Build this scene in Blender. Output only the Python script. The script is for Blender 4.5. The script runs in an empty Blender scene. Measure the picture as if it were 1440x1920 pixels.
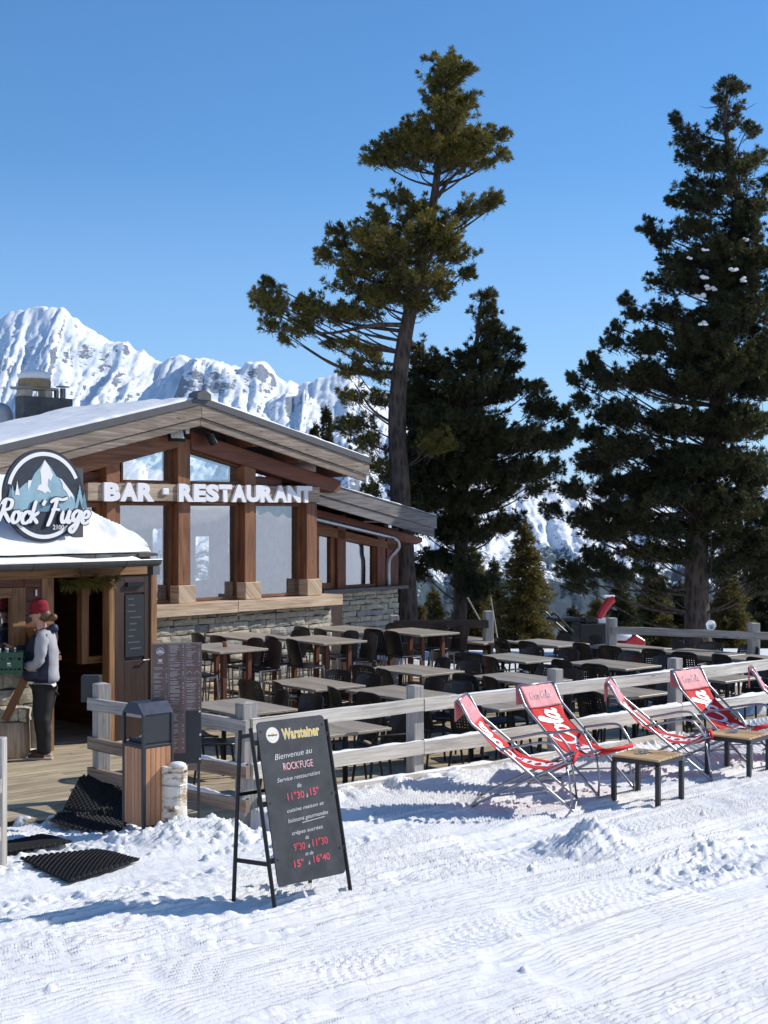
import bpy, math, random
import numpy as np
from mathutils import Vector, Matrix
R = math.radians
random.seed(7)
scene = bpy.context.scene
COL = scene.collection
F, HZ, CZ = 2600.0, 960.0, 2.8          # focal length in photo pixels, horizon row, eye height

# ---------------------------------------------------------------- small numpy noise
_rs = np.random.RandomState(11)
_LAT = _rs.rand(512, 512)
def vnoise(x, y, seed=0):
    x = np.asarray(x, float) + seed * 37.3; y = np.asarray(y, float) + seed * 17.7
    xi = np.floor(x).astype(np.int64); yi = np.floor(y).astype(np.int64)
    fx = x - xi; fy = y - yi
    fx = fx * fx * (3 - 2 * fx); fy = fy * fy * (3 - 2 * fy)
    a = _LAT[xi & 511, yi & 511]; b = _LAT[(xi + 1) & 511, yi & 511]
    c = _LAT[xi & 511, (yi + 1) & 511]; d = _LAT[(xi + 1) & 511, (yi + 1) & 511]
    return (a * (1 - fx) + b * fx) * (1 - fy) + (c * (1 - fx) + d * fx) * fy
def fbm(x, y, o=4, seed=0, g=.5):
    s = 0; a = 1; t = 0
    for k in range(o):
        s = s + a * vnoise(x * 2 ** k, y * 2 ** k, seed + k * 3); t += a; a *= g
    return s / t
def sstep(a, b, x):
    t = np.clip((x - a) / (b - a), 0, 1); return t * t * (3 - 2 * t)

# ---------------------------------------------------------------- object helpers
def tag(o, label=None, cat=None, group=None, kind=None):
    if label: o['label'] = label
    if cat: o['category'] = cat
    if group: o['group'] = group
    if kind: o['kind'] = kind
    return o
def root(name, label, cat, loc=(0, 0, 0), rz=0, group=None):
    o = bpy.data.objects.new(name, None); COL.objects.link(o)
    o.location = loc; o.rotation_euler = (0, 0, rz); o.empty_display_size = .1
    return tag(o, label, cat, group)
def copy_tree(o, parent=None):
    c = o.copy(); COL.objects.link(c); c.parent = parent
    for ch in list(o.children): copy_tree(ch, c)
    return c
def mesh_obj(name, verts, faces, mat=None, parent=None, uvs=None, smooth=False, mats=None, mi=None):
    me = bpy.data.meshes.new(name)
    me.from_pydata([tuple(v) for v in verts], [], [tuple(f) for f in faces]); 
    if uvs is not None:
        l = me.uv_layers.new(name='UVMap'); l.data.foreach_set('uv', np.array(uvs, dtype=np.float32).ravel())
    for m in (mats or ([mat] if mat else [])): me.materials.append(m)
    if mi is not None: me.polygons.foreach_set('material_index', mi)
    if smooth: me.polygons.foreach_set('use_smooth', [True] * len(me.polygons))
    me.update()
    o = bpy.data.objects.new(name, me); COL.objects.link(o)
    if parent: o.parent = parent
    return o

class MB:
    """collects shapes and links them as one mesh"""
    def __init__(s, M=None): s.v = []; s.f = []; s.uv = []; s.m = []; s.M = M or Matrix.Identity(4); s.cur = 0
    def add(s, vs, fs, uvs=None):
        b = len(s.v)
        s.v += [tuple(s.M @ Vector(v)) for v in vs]
        k = 0
        for f in fs:
            s.f.append([b + i for i in f]); s.m.append(s.cur)
            for i in f:
                if uvs is not None: s.uv.append(uvs[k])
                else: s.uv.append((vs[i][0], vs[i][1]))
                k += 1
        return s
    def frame(s, c, ax, ay, az, h):
        """box: centre, unit axes, half sizes; u runs along the longest side"""
        c = Vector(c); A = [Vector(ax), Vector(ay), Vector(az)]
        vs = []
        for i in (-1, 1):
            for j in (-1, 1):
                for k in (-1, 1): vs.append(c + A[0] * h[0] * i + A[1] * h[1] * j + A[2] * h[2] * k)
        fs = [(0, 1, 3, 2), (4, 6, 7, 5), (0, 4, 5, 1), (2, 3, 7, 6), (0, 2, 6, 4), (1, 5, 7, 3)]
        L = max(range(3), key=lambda i: h[i]); o = [i for i in range(3) if i != L]
        co = [(i, j, k) for i in (-1, 1) for j in (-1, 1) for k in (-1, 1)]
        uv = []
        r = random.random() * 7
        for fi, f in enumerate(fs):
            for i in f:
                q = co[i]; uv.append((q[L] * h[L] + r, (q[o[0]] * h[o[0]] + q[o[1]] * h[o[1]] * .97) + fi * .31 + r))
        return s.add(vs, fs, uv)
    def box(s, x0, x1, y0, y1, z0, z1):
        return s.frame(((x0 + x1) / 2, (y0 + y1) / 2, (z0 + z1) / 2), (1, 0, 0), (0, 1, 0), (0, 0, 1), (abs(x1 - x0) / 2, abs(y1 - y0) / 2, abs(z1 - z0) / 2))
    def bar(s, p0, p1, w, h, up=(0, 0, 1)):
        p0 = Vector(p0); p1 = Vector(p1); d = (p1 - p0); L = d.length; d = d / L
        up = Vector(up)
        if abs(d.dot(up)) > .98: up = Vector((1, 0, 0))
        sx = d.cross(up).normalized(); uz = sx.cross(d).normalized()
        return s.frame((p0 + p1) / 2, d, sx, uz, (L / 2, w / 2, h / 2))
    def tube(s, pts, r, n=8, cap=True, closed=False):
        pts = [Vector(p) for p in pts]; N = len(pts)
        rr = r if isinstance(r, (list, tuple)) else [r] * N
        rings = []; prev = None; vs = []; L = 0; ls = []
        for i, p in enumerate(pts):
            if i == 0: d = pts[1] - p
            elif i == N - 1: d = p - pts[i - 1]
            else: d = (pts[i + 1] - p).normalized() + (p - pts[i - 1]).normalized()
            d = d.normalized() if d.length > 1e-9 else Vector((0, 0, 1))
            if prev is None:
                a = Vector((0, 0, 1)) if abs(d.z) < .9 else Vector((1, 0, 0)); x = d.cross(a).normalized()
            else:
                x = prev - d * prev.dot(d); x = x.normalized() if x.length > 1e-6 else d.orthogonal().normalized()
            prev = x; y = d.cross(x)
            if i: L += (p - pts[i - 1]).length
            ls.append(L)
            for k in range(n):
                a = 2 * math.pi * k / n; vs.append(p + (x * math.cos(a) + y * math.sin(a)) * rr[i])
        fs = []; uv = []
        for i in range(N - 1):
            for k in range(n):
                k2 = (k + 1) % n
                fs.append((i * n + k, i * n + k2, (i + 1) * n + k2, (i + 1) * n + k))
                ca = 2 * math.pi * rr[0] / n
                uv += [(ls[i], k * ca), (ls[i], (k + 1) * ca), (ls[i + 1], (k + 1) * ca), (ls[i + 1], k * ca)]
        if cap:
            fs.append(tuple(reversed(range(n)))); uv += [(math.cos(6.28 * k / n) * rr[0], math.sin(6.28 * k / n) * rr[0]) for k in reversed(range(n))]
            fs.append(tuple(range((N - 1) * n, N * n))); uv += [(math.cos(6.28 * k / n) * rr[-1], math.sin(6.28 * k / n) * rr[-1]) for k in range(n)]
        return s.add(vs, fs, uv)
    def lathe(s, c, prof, n=20, axis='z'):
        c = Vector(c); vs = []; fs = []
        for (r, z) in prof:
            for k in range(n):
                a = 2 * math.pi * k / n; vs.append(c + Vector((r * math.cos(a), r * math.sin(a), z)))
        for i in range(len(prof) - 1):
            for k in range(n):
                k2 = (k + 1) % n; fs.append((i * n + k, i * n + k2, (i + 1) * n + k2, (i + 1) * n + k))
        fs.append(tuple(reversed(range(n)))); fs.append(tuple(range((len(prof) - 1) * n, len(prof) * n)))
        uv = []
        for f in fs:
            for i in f: uv.append((vs[i].z, (i % n) * .05))
        return s.add(vs, fs, uv)
    def prism(s, poly, y0, y1):
        """polygon in x,z extruded along y"""
        n = len(poly)
        vs = [(x, y0, z) for x, z in poly] + [(x, y1, z) for x, z in poly]
        fs = [tuple(range(n)), tuple(reversed(range(n, 2 * n)))]
        for i in range(n):
            j = (i + 1) % n; fs.append((i, i + n, j + n, j))
        uv = []
        r = random.random() * 5
        for f in fs:
            for i in f: uv.append((vs[i][0] + vs[i][1] * .3 + r, vs[i][2] + vs[i][1] + r))
        return s.add(vs, fs, uv)
    def build(s, name, mat, parent=None, smooth=False, bevel=0, label=None):
        ms = mat if isinstance(mat, (list, tuple)) else [mat]
        o = mesh_obj(name, s.v, s.f, None, parent, s.uv, smooth, ms, s.m)
        if bevel:
            b = o.modifiers.new('bevel', 'BEVEL'); b.width = bevel; b.segments = 1; b.limit_method = 'ANGLE'; b.angle_limit = R(40)
        if label: o['label'] = label
        return o
def cr(pts, n=6):
    """catmull-rom through points"""
    P = [Vector(p) for p in pts]; out = []
    P = [P[0] * 2 - P[1]] + P + [P[-1] * 2 - P[-2]]
    for i in range(1, len(P) - 2):
        for k in range(n):
            t = k / n; a, b, c, d = P[i - 1], P[i], P[i + 1], P[i + 2]
            out.append(.5 * ((2 * b) + (c - a) * t + (2 * a - 5 * b + 4 * c - d) * t * t + (3 * b - a - 3 * c + d) * t ** 3))
    out.append(P[-2]); return out

# ---------------------------------------------------------------- photo pixel -> place
def G(px, py, z=0.0):
    Y = (CZ - z) * F / (py - HZ); return Vector(((px - 720) / F * Y, Y, z))
def D(px, py, Y): return Vector(((px - 720) / F * Y, Y, CZ - (py - HZ) / F * Y))

# ---------------------------------------------------------------- materials
class NT:
    def __init__(s, name):
        s.m = bpy.data.materials.new(name); s.m.use_nodes = True; s.t = s.m.node_tree
        s.b = s.t.nodes['Principled BSDF']; s.out = s.t.nodes['Material Output']
    def n(s, typ, **kw):
        nd = s.t.nodes.new(typ)
        for k, v in kw.items():
            if k.startswith('_'): setattr(nd, k[1:], v)
            else:
                key = int(k[1:]) if k[0] == 'i' and k[1:].isdigit() else k.replace('__', ' ')
                if isinstance(v, bpy.types.NodeSocket): s.t.links.new(v, nd.inputs[key])
                else: nd.inputs[key].default_value = v
        return nd
    def l(s, a, b): s.t.links.new(a, b)
    def ramp(s, fac, stops):
        r = s.t.nodes.new('ShaderNodeValToRGB'); s.l(fac, r.inputs[0])
        e = r.color_ramp.elements
        while len(e) < len(stops): e.new(.5)
        for i, (p, c) in enumerate(stops):
            e[i].position = p; e[i].color = (c[0], c[1], c[2], 1) if not isinstance(c, (int, float)) else (c, c, c, 1)
        return r.outputs[0]
    def mix(s, f, a, b, mode='MIX'):
        m = s.t.nodes.new('ShaderNodeMix'); m.data_type = 'RGBA'; m.blend_type = mode
        for sock, v in ((m.inputs[0], f), (m.inputs[6], a), (m.inputs[7], b)):
            if isinstance(v, bpy.types.NodeSocket): s.l(v, sock)
            elif isinstance(v, (int, float)) and sock != m.inputs[0]: sock.default_value = (v, v, v, 1)
            elif isinstance(v, (int, float)): sock.default_value = v
            else: sock.default_value = (v[0], v[1], v[2], 1)
        return m.outputs[2]
    def bump(s, h, strength, dist=.01, prev=None):
        b = s.n('ShaderNodeBump', Strength=strength, Distance=dist); s.l(h, b.inputs['Height'])
        if prev: s.l(prev, b.inputs['Normal'])
        s.l(b.outputs[0], s.b.inputs['Normal']); return b.outputs[0]
    def noise(s, vec, scale, detail=4, rough=.55, **kw):
        nd = s.n('ShaderNodeTexNoise', Scale=scale, Detail=detail, Roughness=rough)
        if vec is not None: s.l(vec, nd.inputs['Vector'])
        return nd.outputs[0]
    def mp(s, vec, sc=(1, 1, 1), rot=(0, 0, 0)):
        m = s.n('ShaderNodeMapping', Scale=sc, Rotation=rot); s.l(vec, m.inputs[0]); return m.outputs[0]
    def math(s, op, a, b=0.0, c=0.0):
        m = s.t.nodes.new('ShaderNodeMath'); m.operation = op
        for i, v in enumerate((a, b, c)):
            if isinstance(v, bpy.types.NodeSocket): s.l(v, m.inputs[i])
            else: m.inputs[i].default_value = v
        return m.outputs[0]
    def tc(s): return s.n('ShaderNodeTexCoord')
def plain(name, c, rough=.5, metal=0, bump=0, bscale=60, var=.12, spec=None):
    t = NT(name); t.b.inputs['Roughness'].default_value = rough; t.b.inputs['Metallic'].default_value = metal
    if spec is not None: t.b.inputs['Specular IOR Level'].default_value = spec
    o = t.tc().outputs['Object']
    nz = t.noise(o, 7, 5, .6)
    t.l(t.ramp(nz, [(.3, [x * (1 - var) for x in c]), (.7, [min(1, x * (1 + var)) for x in c])]), t.b.inputs['Base Color'])
    rn = t.noise(o, 23, 3)
    t.l(t.math('MULTIPLY_ADD', rn, .25, max(0, rough - .12)), t.b.inputs['Roughness'])
    if bump: t.bump(t.noise(o, bscale, 4), bump, .005)
    return t.m
def wood(name, c1, c2, rough=.75, grain=26, knots=.7, c3=None, bs=.35):
    t = NT(name); t.b.inputs['Roughness'].default_value = rough
    uv = t.n('ShaderNodeUVMap').outputs[0]; isl = t.n('ShaderNodeNewGeometry').outputs['Random Per Island']
    sep = t.n('ShaderNodeSeparateXYZ'); t.l(uv, sep.inputs[0])
    off = t.math('MULTIPLY', isl, 37.0)
    cb = t.n('ShaderNodeCombineXYZ'); t.l(t.math('MULTIPLY', sep.outputs[0], 1.3), cb.inputs[0]); t.l(t.math('MULTIPLY', sep.outputs[1], grain), cb.inputs[1]); t.l(off, cb.inputs[2])
    g1 = t.noise(cb.outputs[0], 1.6, 6, .62)
    cb2 = t.n('ShaderNodeCombineXYZ'); t.l(t.math('MULTIPLY', sep.outputs[0], 1.0), cb2.inputs[0]); t.l(t.math('MULTIPLY', sep.outputs[1], 4), cb2.inputs[1]); t.l(off, cb2.inputs[2])
    g2 = t.noise(cb2.outputs[0], 1.4, 3, .5)
    vo = t.n('ShaderNodeTexVoronoi', Scale=1.9); t.l(cb2.outputs[0], vo.inputs['Vector'])
    kn = t.ramp(vo.outputs['Distance'], [(.04, 1), (.12, 0)])
    f = t.math('MULTIPLY_ADD', g1, .65, t.math('MULTIPLY', g2, .35))
    col = t.ramp(f, [(.36, c1), (.62, c2)] if c3 is None else [(.34, c1), (.5, c3), (.64, c2)])
    vr = t.math('MULTIPLY_ADD', isl, .5, .75)
    cbv = t.n('ShaderNodeCombineXYZ'); [t.l(vr, cbv.inputs[i]) for i in range(3)]
    col = t.mix(.75, col, cbv.outputs[0], 'MULTIPLY')
    col = t.mix(t.math('MULTIPLY', kn, knots), col, [x * .35 for x in c1])
    t.l(col, t.b.inputs['Base Color'])
    t.bump(g1, bs, .006)
    return t.m
M = {}
M['fence'] = wood('weathered fence timber', (.42, .38, .31), (.80, .74, .63), .85, 30)
M['post'] = wood('grey post timber', (.20, .19, .175), (.47, .44, .40), .85, 34)
M['oldfence'] = wood('brown grey rail timber', (.13, .085, .06), (.36, .27, .20), .85, 30)
M['deck'] = wood('weathered deck boards', (.23, .18, .12), (.52, .43, .29), .8, 18, .4)
M['beam'] = wood('oiled larch beam', (.09, .033, .012), (.26, .105, .038), .6, 22, .6)
M['redwood'] = wood('red stained cladding', (.075, .021, .010), (.18, .060, .028), .6, 22, .8)
M['fascia'] = wood('grey larch fascia', (.085, .068, .052), (.30, .25, .20), .8, 24, .8, (.18, .14, .108))
M['lightwood'] = wood('pale larch block', (.28, .185, .11), (.60, .46, .32), .75, 26)
M['golden'] = wood('golden door frame timber', (.12, .055, .02), (.32, .17, .07), .6, 26)
M['darkwood'] = wood('dark door timber', (.018, .009, .006), (.05, .022, .013), .5, 20, .3)
M['tabletop'] = wood('brown laminate tabletop', (.21, .175, .135), (.38, .325, .255), .42, 22, .1, None, .05)
M['teak'] = wood('teak slat', (.36, .22, .10), (.62, .42, .21), .6, 30, .3)
M['binwood'] = wood('orange composite slat', (.40, .19, .09), (.50, .25, .125), .6, 14, 0, None, .1)
M['plank'] = M['lightwood']
M['metal'] = plain('galvanised tube', (.33, .34, .36), .32, .9)
M['zinc'] = plain('zinc sheet', (.16, .165, .17), .4, .75)
M['steelgrey'] = plain('dark grey sheet metal', (.085, .085, .088), .5, .3)
M['anthracite'] = plain('anthracite powder coat', (.028, .032, .038), .5, .1)
M['black'] = plain('black lacquered steel', (.010, .010, .011), .38, .3)
M['chair'] = plain('black moulded plastic', (.0095, .010, .0125), .34, 0, .05, 200, .1)
M['rubber'] = plain('black rubber', (.012, .012, .013), .8)
M['white'] = plain('white painted letters', (.80, .80, .82), .5, 0, 0, 60, .03)
M['whitep'] = plain('white print', (.83, .82, .82), .5, 0, 0, 60, .02)
M['navyboard'] = plain('dark blue sign panel', (.018, .026, .040), .5, 0, .2, 30, .5)
M['paleblue'] = plain('pale blue print', (.27, .43, .50), .5, 0, 0, 60, .15)
M['midblue'] = plain('mid blue print', (.13, .25, .32), .5, 0, 0, 60, .15)
M['slatebd'] = plain('chalk board', (.036, .038, .042), .55, 0, .05, 30, .45)
M['chalk'] = plain('white chalk', (.74, .74, .72), .9, 0, 0, 60, .1)
M['chalkred'] = plain('red chalk', (.66, .10, .13), .9, 0, 0, 60, .2)
M['gold'] = plain('golden print', (.80, .55, .10), .5, 0, 0, 60, .1)
M['red'] = plain('red sling fabric', (.58, .008, .010), .8, 0, .25, 260, .1)
M['redpaint'] = plain('red machine paint', (.45, .012, .018), .35)
M['menubrown'] = wood('printed brown menu sheet', (.10, .062, .055), (.17, .11, .095), .5, 16, 0, None, 0)
M['menutext'] = plain('menu print', (.42, .38, .37), .6)
M['skin'] = plain('skin', (.50, .27, .20), .5)
M['hair'] = plain('light brown hair', (.12, .055, .025), .5, 0, .6, 90, .4)
M['beanie'] = plain('dark red knit', (.23, .008, .018), .9, 0, .8, 160, .2)
M['greyfleece'] = plain('grey melange fleece', (.36, .36, .38), .9, 0, .4, 120, .12)
M['navy'] = plain('navy padded cloth', (.012, .016, .045), .6, 0, .5, 25, .3)
M['blackcloth'] = plain('black trouser cloth', (.005, .005, .006), .7, 0, .6, 14, .3)
M['shoe'] = plain('brown suede shoe', (.06, .03, .02), .8, 0, .4, 40, .3)
M['sole'] = plain('pale shoe sole', (.45, .36, .30), .8)
M['greencrate'] = plain('green crate plastic', (.008, .075, .035), .45)
M['terracotta'] = plain('terracotta pot', (.28, .12, .07), .8)
M['glassobj'] = plain('clear bottle glass', (.55, .60, .62), .08, .2)
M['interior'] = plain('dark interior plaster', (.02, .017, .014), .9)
M['curtain'] = plain('grey net curtain', (.29, .30, .295), .95, 0, .5, 6, .3); M['curtaingreen'] = plain('green grey net curtain', (.21, .26, .25), .95, 0, .5, 5, .4)
M['curtainwarm'] = plain('lilac shaded net curtain', (.235, .22, .27), .95, 0, .5, 5, .35)
def m_snow(name, ground=False):
    t = NT(name); b = t.b
    b.inputs['Roughness'].default_value = .62; b.inputs['Specular IOR Level'].default_value = .35
    o = t.tc().outputs['Object']
    nz = t.noise(o, 1.1, 4, .6)
    t.l(t.ramp(nz, [(.3, (.785, .79, .795)), (.75, (.85, .85, .845))]), b.inputs['Base Color'])
    n1 = t.noise(o, 42, 5, .7)
    nb = t.bump(n1, .55 if ground else .35, .02)
    n2 = t.noise(o, 130, 3, .7)
    t.bump(n2, .5 if ground else .35, .009, nb)
    return t.m
M['snow'] = m_snow('roof snow'); M['snowg'] = m_snow('groomed snow', True)
def m_stone(name, c1, c2, c3):
    t = NT(name); b = t.b; b.inputs['Roughness'].default_value = .9
    o = t.tc().outputs['Object']; isl = t.n('ShaderNodeNewGeometry').outputs['Random Per Island']
    cc = t.ramp(isl, [(0, c1), (.5, c2), (1, c3)])
    nz = t.noise(o, 9, 8, .7)
    g = t.ramp(nz, [(.3, .55), (.5, .95), (.7, 1.25)])
    t.l(t.mix(.9, cc, g, 'MULTIPLY'), b.inputs['Base Color'])
    t.bump(t.noise(o, 20, 8, .7), .9, .03)
    return t.m
M['stone'] = m_stone('rubble stone', (.40, .36, .28), (.52, .48, .37), (.30, .30, .28))
M['mortar'] = plain('dark mortar joint', (.055, .052, .048), .95, 0, .5, 30, .2)
def m_bark(name, c1, c2):
    t = NT(name); t.b.inputs['Roughness'].default_value = .95
    o = t.mp(t.tc().outputs['Object'], (1, 1, .28))
    vo = t.n('ShaderNodeTexVoronoi', Scale=13); t.l(o, vo.inputs['Vector'])
    nz = t.noise(o, 16, 6, .7)
    f = t.math('MULTIPLY_ADD', vo.outputs['Distance'], .5, t.math('MULTIPLY', nz, .5))
    t.l(t.ramp(f, [(.3, c1), (.65, c2)]), t.b.inputs['Base Color']); t.bump(f, 1.0, .05); return t.m
M['bark'] = m_bark('pine bark', (.018, .013, .011), (.085, .064, .052))
def m_birch():
    t = NT('birch bark'); t.b.inputs['Roughness'].default_value = .7
    o = t.mp(t.tc().outputs['Object'], (6, 6, 16)); nz = t.noise(o, .9, 5, .7)
    t.l(t.ramp(nz, [(.36, (.05, .035, .03)), (.43, (.42, .30, .2)), (.5, (.72, .66, .56)), (.75, (.80, .77, .70))]), t.b.inputs['Base Color'])
    t.bump(nz, .5, .01); return t.m
M['birch'] = m_birch()
def m_needle(name, c1, c2, c3):
    t = NT(name); b = t.b; b.inputs['Roughness'].default_value = .5; b.inputs['Specular IOR Level'].default_value = .35
    o = t.tc().outputs['Object']; isl = t.n('ShaderNodeNewGeometry').outputs['Random Per Island']
    nz = t.noise(o, 1.1, 4, .6)
    f = t.math('MULTIPLY_ADD', isl, .3, t.math('MULTIPLY', nz, .8))
    t.l(t.ramp(f, [(.38, c1), (.56, c2), (.75, c3)]), b.inputs['Base Color'])
    tr = t.n('ShaderNodeBsdfTranslucent'); t.l(t.ramp(f, [(.38, c2), (.75, c3)]), tr.inputs[0])
    mx = t.n('ShaderNodeMixShader'); mx.inputs[0].default_value = .34
    t.l(b.outputs[0], mx.inputs[1]); t.l(tr.outputs[0], mx.inputs[2]); t.l(mx.outputs[0], t.out.inputs[0]); return t.m
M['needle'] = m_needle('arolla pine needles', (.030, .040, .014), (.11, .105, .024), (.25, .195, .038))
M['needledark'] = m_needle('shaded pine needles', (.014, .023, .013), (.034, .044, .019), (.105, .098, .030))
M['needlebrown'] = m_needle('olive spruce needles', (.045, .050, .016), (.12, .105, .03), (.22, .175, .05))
def m_glass(name, refl=.42):
    t = NT(name); t.t.nodes.remove(t.b)
    g = t.n('ShaderNodeBsdfGlossy', Roughness=.015, Color=(.93, .96, 1, 1)); tr = t.n('ShaderNodeBsdfTransparent', Color=(.80, .86, .86, 1))
    lw = t.n('ShaderNodeLayerWeight', Blend=.35)
    o = t.tc().outputs['Object']
    bp_ = t.n('ShaderNodeBump', Strength=.12, Distance=.02); t.l(t.noise(o, 1.4, 2), bp_.inputs['Height']); t.l(bp_.outputs[0], g.inputs['Normal'])
    mx = t.n('ShaderNodeMixShader'); t.l(t.math('MULTIPLY_ADD', lw.outputs['Fresnel'], .8, refl), mx.inputs[0])
    t.l(tr.outputs[0], mx.inputs[1]); t.l(g.outputs[0], mx.inputs[2]); t.l(mx.outputs[0], t.out.inputs[0]); return t.m
M['glass'] = m_glass('window glass', .30)
M['glassblue'] = m_glass('skylight glass', .38)

# ---------------------------------------------------------------- lettering
def text_geo(s, size=1, offset=0.0, extrude=0.0, shear=0.0, spacing=1.0, align='LEFT', sx=1.0):
    cu = bpy.data.curves.new('t', 'FONT'); cu.body = s; cu.size = size; cu.offset = offset; cu.extrude = extrude
    cu.shear = shear; cu.space_character = spacing; cu.align_x = align; cu.resolution_u = 3
    ob = bpy.data.objects.new('t', cu); COL.objects.link(ob)
    dg = bpy.context.evaluated_depsgraph_get(); me = bpy.data.meshes.new_from_object(ob.evaluated_get(dg))
    vs = [(v.co.x * sx, v.co.y, v.co.z) for v in me.vertices]; fs = [tuple(p.vertices) for p in me.polygons]
    bpy.data.objects.remove(ob); bpy.data.meshes.remove(me); bpy.data.curves.remove(cu)
    return vs, fs
GL = {
 'C': (1.55, [[(1.5,1.35),(1.35,1.75),(.95,1.9),(.45,1.6),(.15,1.0),(.25,.35),(.7,0),(1.2,.15),(1.55,.55)]]),
 'o': (1.0, [[(.55,.95),(.2,.8),(.1,.35),(.35,0),(.7,.2),(.75,.65),(.5,.95),(.75,.80),(1.05,.85)]]),
 'c': (.85, [[(.8,.7),(.65,.95),(.3,.85),(.1,.4),(.3,0),(.65,.05),(.95,.35)]]),
 'a': (1.05, [[(.8,.8),(.5,.97),(.15,.7),(.1,.25),(.35,0),(.65,.3),(.82,.9),(.75,.3),(.9,0),(1.15,.25)]]),
 'l': (.65, [[(.05,.3),(.45,1.0),(.6,1.7),(.4,1.9),(.25,1.4),(.25,.4),(.45,0),(.75,.25)]]),
 '-': (.5, [[(.0,.5),(.42,.55)]]),
 'k': (.95, [[(.3,1.9),(.2,1),(.1,0)], [(.85,.95),(.5,.72),(.25,.5),(.5,.35),(.9,0)]]),
 'F': (1.2, [[(.5,1.85),(.35,.9),(.1,-.15),(-.1,-.2)], [(-.15,1.55),(.4,1.85),(1.0,1.8),(1.5,1.95)], [(.1,.95),(.5,1.02),(.95,1.0)]]),
 'u': (1.05, [[(.1,.95),(.1,.3),(.3,0),(.6,.25),(.75,.95),(.7,.3),(.85,0),(1.1,.25)]]),
 'g': (1.0, [[(.8,.85),(.45,.97),(.12,.6),(.3,.15),(.65,.4),(.85,.95),(.7,-.2),(.35,-.75),(.05,-.5),(.5,-.1),(1.05,.25)]]),
 'e': (.9, [[(.15,.4),(.6,.5),(.7,.8),(.4,.97),(.12,.6),(.2,.1),(.55,0),(.95,.3)]]),
 'R': (1.2, [[(.3,1.9),(.2,.9),(.0,0)], [(-.1,1.5),(.4,1.9),(.95,1.75),(.9,1.2),(.35,.95),(.7,.5),(1.15,0)]]),
 "'": (.35, [[(.3,1.95),(.1,1.5)]]),
}
def script_geo(s, w=.17, shear=.28, zstep=.0006):
    """brush lettering: ribbons of varying width; returns verts, faces, total advance"""
    vs = []; fs = []; x = 0; zi = 0
    for ch in s:
        adv, strokes = GL[ch]
        for st in strokes:
            P = cr([(a, b, 0) for a, b in st], 7); n = len(P); b0 = len(vs); zi += 1
            for i, p in enumerate(P):
                d = (P[min(i + 1, n - 1)] - P[max(i - 1, 0)]).normalized(); nn = Vector((-d.y, d.x, 0))
                t = i / (n - 1); e = min(1, min(t, 1 - t) * 9 + .45)
                ww = w * e * (.62 + .55 * abs(d.y))
                for sgn in (-1, 1):
                    q = p + nn * ww * .5 * sgn; vs.append((x + q.x + q.y * shear, q.y, zi * zstep))
            for i in range(n - 1): fs.append((b0 + 2 * i, b0 + 2 * i + 1, b0 + 2 * i + 3, b0 + 2 * i + 2))
        x += adv * 1.0
    return vs, fs, x
def place_geo(mb, vs, fs, o, ex, ey, ez):
    o = Vector(o); ex = Vector(ex); ey = Vector(ey); ez = Vector(ez)
    mb.add([o + ex * v[0] + ey * v[1] + ez * v[2] for v in vs], fs)
# ---------------------------------------------------------------- frames of the place
P1 = Vector((-1.30, 13.07, 0)); UF = Vector((.772, .636, 0)); NF = Vector((.636, -.772, 0))   # terrace fence
TH = R(47.5); BO = Vector((-2.65, 21.5, 0)); BU = Vector((math.cos(TH), math.sin(TH), 0)); BN = Vector((BU.y, -BU.x, 0))
KS = 1.10                            # real size of the buildings: their base lies .28 below the piste
def bw(t, d, z=0):
    v = BO + BU * t + BN * d + Vector((0, 0, z)); return Vector((v.x * KS, v.y * KS, CZ + (v.z - CZ) * KS))
B0 = bw(0, 0, 0)
def bp(px, py, d):
    a = (px - 720) / F; b = (py - HZ) / F; Y = (d + BO.dot(BN)) / (a * BN.x + BN.y); X = a * Y
    return (X - BO.x) * BU.x + (Y - BO.y) * BU.y, CZ - b * Y
DZ = -.22
P0 = Vector((-2.97, 14.58, 0))
deck_poly = [(-1.32, 12.98), (9.6, 21.95), (7.2, 23.6), (1.8, 26.6), (-.5, 28.4), (-9, 24), (-9, 13.2), (-5.2, 13.55), (-2.2, 13.75), (-1.6, 13.3)]
def inpoly(x, y, poly):
    ins = np.zeros(np.shape(x), bool); n = len(poly)
    for i in range(n):
        x0, y0 = poly[i]; x1, y1 = poly[(i + 1) % n]
        c = ((y0 > y) != (y1 > y)) & (x < (x1 - x0) * (y - y0) / ((y1 - y0) + 1e-12) + x0); ins ^= c
    return ins
def polydist(x, y, poly):
    d = np.full(np.shape(x), 1e9); n = len(poly)
    for i in range(n):
        x0, y0 = poly[i]; x1, y1 = poly[(i + 1) % n]; dx = x1 - x0; dy = y1 - y0
        t = np.clip(((x - x0) * dx + (y - y0) * dy) / (dx * dx + dy * dy), 0, 1)
        d = np.minimum(d, np.hypot(x - x0 - t * dx, y - y0 - t * dy))
    return d
_lr = np.random.RandomState(5)
LUMPS = []
for k in range(20):
    LUMPS.append((_lr.uniform(-4, 7), _lr.uniform(7.5, 14), _lr.uniform(.015, .05), 1))
for k in range(90): # crumbs by the heap on the right
    LUMPS.append((_lr.normal(2.8, .7), _lr.normal(11.3, .35), _lr.uniform(.015, .055), 1))
for k in range(110): # crumbs round the bin berm
    LUMPS.append((_lr.normal(-1.6, .5), _lr.normal(11.9, .3), _lr.uniform(.02, .06), 1))
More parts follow.
